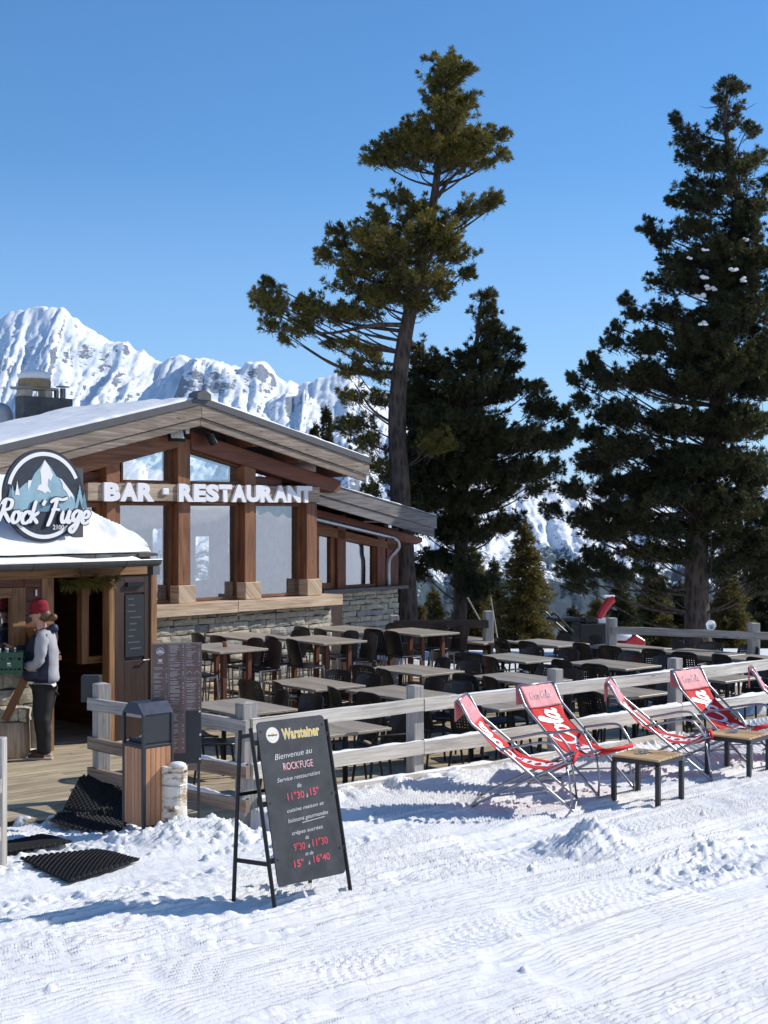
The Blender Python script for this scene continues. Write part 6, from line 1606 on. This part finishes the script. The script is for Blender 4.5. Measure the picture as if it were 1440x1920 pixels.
# local +x is where the person faces (left in the picture), +y the side towards the viewer
def chain(J, E, start, pts):
    k = start
    for p in pts: J.append(p); E.append((k, len(J) - 1)); k = len(J) - 1
    return k
J = [(-.02, 0, .93, .09, .11)]; E = []
sp = chain(J, E, 0, [(-.03, 0, 1.08, .085, .11), (-.03, 0, 1.25, .09, .13), (-.01, 0, 1.40, .08, .12)])
nk = chain(J, E, sp, [(.02, 0, 1.49, .05, .05), (.045, 0, 1.55, .05, .05), (.06, 0, 1.62, .075, .068), (.065, 0, 1.70, .085, .072), (.055, 0, 1.755, .05, .05)])
for sy, hand, el in ((1, (.335, .05, 1.045), (.02, .25, 1.10)), (-1, (.47, -.09, 1.285), (.20, -.24, 1.20))):
    k = chain(J, E, sp, [(-.01, sy * .17, 1.40, .055), (-.015, sy * .20, 1.35, .052), (el[0], el[1], el[2], .042)])
    h = Vector(hand); e = Vector(el); d = (h - e).normalized(); wr = h - d * .06
    k = chain(J, E, k, [(e.x + d.x * .10, e.y + d.y * .10, e.z + d.z * .10, .040), (wr.x, wr.y, wr.z, .026, .022), (h.x, h.y, h.z, .030, .020)])
    q = h + d * .035; across = Vector((0, 0, 1)) if sy > 0 else Vector((0, .5, .86)); curl = Vector((0, -sy, 0)) if sy > 0 else Vector((.2, .2, -.9))
    for fi, (o_, L) in enumerate(((.030, .066), (.010, .075), (-.010, .070), (-.028, .055))):
        b = h + d * .03 + across * o_; chain(J, E, k, [(b.x, b.y, b.z, .0105)] + [tuple(b + d * (L * t) + curl * (L * c)) + (.0095 - .001 * i_,) for i_, (t, c) in enumerate(((.35, .10), (.62, .38), (.70, .68)))])
    b = h + across * .028 - d * .01; chain(J, E, k, [tuple(b) + (.012,), tuple(b + d * .025 + across * .025 + curl * .012) + (.010,), tuple(b + d * .05 + across * .026 + curl * .03) + (.009,)])
for sy, x in ((1, .0), (-1, .06)):
    chain(J, E, 0, [(-.01, sy * .08, .84, .07, .065), (x * .5 + .015, sy * .10, .50, .045), (x - .03, sy * .105, .12, .035), (x - .03, sy * .105, .06, .045), (x + .10, sy * .11, .035, .036, .030)])
body = skin('body', J, E, M['skin'], PR)
# face: eyes, nose, ear, glasses
def ellipsoid(name, c, r, mat, par, n=14):
    mb = MB(); vs = []; fs = []
    for i in range(n // 2 + 1):
        a = math.pi * i / (n // 2)
        for k in range(n): b = 2 * math.pi * k / n; vs.append((c[0] + r[0] * math.sin(a) * math.cos(b), c[1] + r[1] * math.sin(a) * math.sin(b), c[2] + r[2] * math.cos(a)))
    for i in range(n // 2):
        for k in range(n): fs.append((i * n + k, i * n + (k + 1) % n, (i + 1) * n + (k + 1) % n, (i + 1) * n + k))
    mb.add(vs, fs); return part(name, mb, mat, par, smooth=True)
hd_ = ellipsoid('head', (.065, 0, 1.665), (.098, .076, .125), M['skin'], body)
ellipsoid('nose', (.165, 0, 1.650), (.022, .013, .020), M['skin'], body); ellipsoid('ear', (.045, .076, 1.66), (.018, .010, .030), M['skin'], body); ellipsoid('ear', (.045, -.076, 1.66), (.018, .010, .030), M['skin'], body)
ellipsoid('mouth', (.150, 0, 1.605), (.012, .022, .007), plain('lips', (.35, .12, .10), .5), body); ellipsoid('chin', (.125, 0, 1.575), (.03, .03, .025), M['skin'], body)
for sy in (-1, 1): ellipsoid('eye', (.148, sy * .03, 1.672), (.010, .012, .008), M['white'], body)
part('glasses', MB().tube([(.165, -.05, 1.675), (.172, 0, 1.68), (.165, .05, 1.675), (.14, .072, 1.678), (.05, .082, 1.682)], .006, 6).box(.160, .168, .012, .055, 1.655, 1.692).box(.160, .168, -.055, -.012, 1.655, 1.692), M['black'], PR)
# hair and beanie
ellipsoid('hair', (.020, 0, 1.655), (.098, .082, .085), M['hair'], PR); ellipsoid('hair_bun', (-.095, .01, 1.63), (.055, .045, .045), M['hair'], PR)
mb = MB(Matrix.Translation((.060, 0, 1.695)) @ Matrix.Rotation(R(6), 4, 'Y'))
prof = [(.103, -.012), (.108, .0), (.108, .040), (.102, .045), (.105, .06), (.098, .10), (.075, .135), (.04, .152), (.004, .158)]; vs = []; fs = []; n = 40
for (r_, z) in prof:
    for k in range(n): a = 2 * math.pi * k / n; rr_ = r_ * (1 + .018 * (k % 2)); vs.append((rr_ * math.cos(a) * 1.02, rr_ * math.sin(a) * .86, z))
for i in range(len(prof) - 1):
    for k in range(n): fs.append((i * n + k, i * n + (k + 1) % n, (i + 1) * n + (k + 1) % n, (i + 1) * n + k))
mb.add(vs, fs); part('beanie', mb, M['beanie'], PR, smooth=True)
# jacket
J = [(-.02, 0, .86, .165, .19)]; E = []
sp = chain(J, E, 0, [(-.02, 0, .95, .16, .185), (-.03, 0, 1.08, .135, .165), (-.035, 0, 1.25, .135, .175), (-.02, 0, 1.40, .11, .15)]); chain(J, E, sp, [(.0, 0, 1.475, .075, .08)])
for sy, hand, el in ((1, (.335, .05, 1.045), (.02, .25, 1.10)), (-1, (.47, -.09, 1.285), (.20, -.24, 1.20))):
    h = Vector(hand); e = Vector(el); d = (h - e).normalized(); w1 = h - d * .075; m_ = e.lerp(w1, .5)
    chain(J, E, sp, [(-.015, sy * .165, 1.41, .082), (-.018, sy * .215, 1.33, .078), (el[0] - .012, el[1] + .01 * sy, el[2] + .02, .068), (m_.x, m_.y, m_.z, .060), (w1.x, w1.y, w1.z, .043)])
jk = skin('jacket', J, E, M['greyfleece'], PR)
dsp = jk.modifiers.new('folds', 'DISPLACE'); tx = bpy.data.textures.new('folds', 'CLOUDS'); tx.noise_scale = .09; dsp.texture = tx; dsp.strength = .045; dsp.mid_level = .5
J = [(.055, .012, .875, .155, .212)]; E = []; chain(J, E, 0, [(.06, .012, .97, .16, .216), (.055, .01, 1.08, .158, .212), (.055, .0, 1.25, .148, .195), (.03, 0, 1.38, .12, .15), (.03, 0, 1.46, .09, .095)])
jk.data.materials.append(M['navy'])
for p_ in jk.data.polygons:
    c_ = p_.center
    if abs(c_.y) < .207 and c_.x > -.07 and c_.z < 1.44: p_.material_index = 1
vt = skin('vest_front', J, E, M['navy'], jk)
J = [(-.07, 0, 1.47, .065, .085)]; E = []; chain(J, E, 0, [(-.10, 0, 1.50, .05, .08)]); skin('hood', [(-.06, 0, 1.455, .06, .10), (-.085, 0, 1.50, .065, .10), (-.05, 0, 1.53, .055, .085)], [(0, 1), (1, 2)], M['navy'], jk)
skin('collar', [(.02, 0, 1.45, .085, .09), (.035, 0, 1.52, .068, .072)], [(0, 1)], M['navy'], jk)
part('pocket_flap', MB().box(.06, .15, .145, .168, 1.02, 1.045), M['greyfleece'], jk)
skin('shirt_hem', [(-.0, 0, .79, .16, .185), (-.0, 0, .90, .15, .18)], [(0, 1)], M['whitep'], PR)
# trousers and shoes
J = [(-.01, 0, .93, .14, .165)]; E = []; 
for sy, x in ((1, .0), (-1, .06)):
    chain(J, E, 0, [(-.005, sy * .085, .78, .135, .12), (x * .5 + .010, sy * .10, .50, .105, .10), (x - .015, sy * .105, .28, .090, .085), (x - .02, sy * .105, .12, .084, .080), (x - .02, sy * .105, .05, .082, .078)])
tr = skin('trousers', J, E, M['blackcloth'], PR); dsp = tr.modifiers.new('folds', 'DISPLACE'); dsp.texture = tx; dsp.strength = .03; dsp.mid_level = .5
for sy, x in ((1, .0), (-1, .06)):
    s_ = skin('shoe', [(x - .065, sy * .105, .055, .042), (x, sy * .107, .06, .045), (x + .09, sy * .11, .045, .040, .036), (x + .17, sy * .112, .032, .026, .030), (x - .03, sy * .105, .10, .045)], [(0, 1), (1, 2), (2, 3), (0, 4)], M['shoe'], PR)
    part('sole', MB().prism([(x - .115, 0), (x + .20, 0), (x + .205, .022), (x - .12, .026)], sy * .107 - .042, sy * .107 + .042), M['sole'], s_, bevel=.008)
build_ground(); build_mountains()
# thin mountain air
hz_ = MB().box(-9300, 9300, -2700, 6200, -1100, 1100).build('haze', bpy.data.materials.new('mountain air')); hz_.modifiers.clear()
hm = hz_.data.materials[0]; hm.use_nodes = True; ht = hm.node_tree; ht.nodes.remove(ht.nodes['Principled BSDF'])
pv = ht.nodes.new('ShaderNodeVolumePrincipled'); pv.inputs['Color'].default_value = (.62, .79, 1, 1); pv.inputs['Density'].default_value = .00002; pv.inputs['Anisotropy'].default_value = .2
ht.links.new(pv.outputs[0], ht.nodes['Material Output'].inputs['Volume']); tag(hz_, kind='stuff')
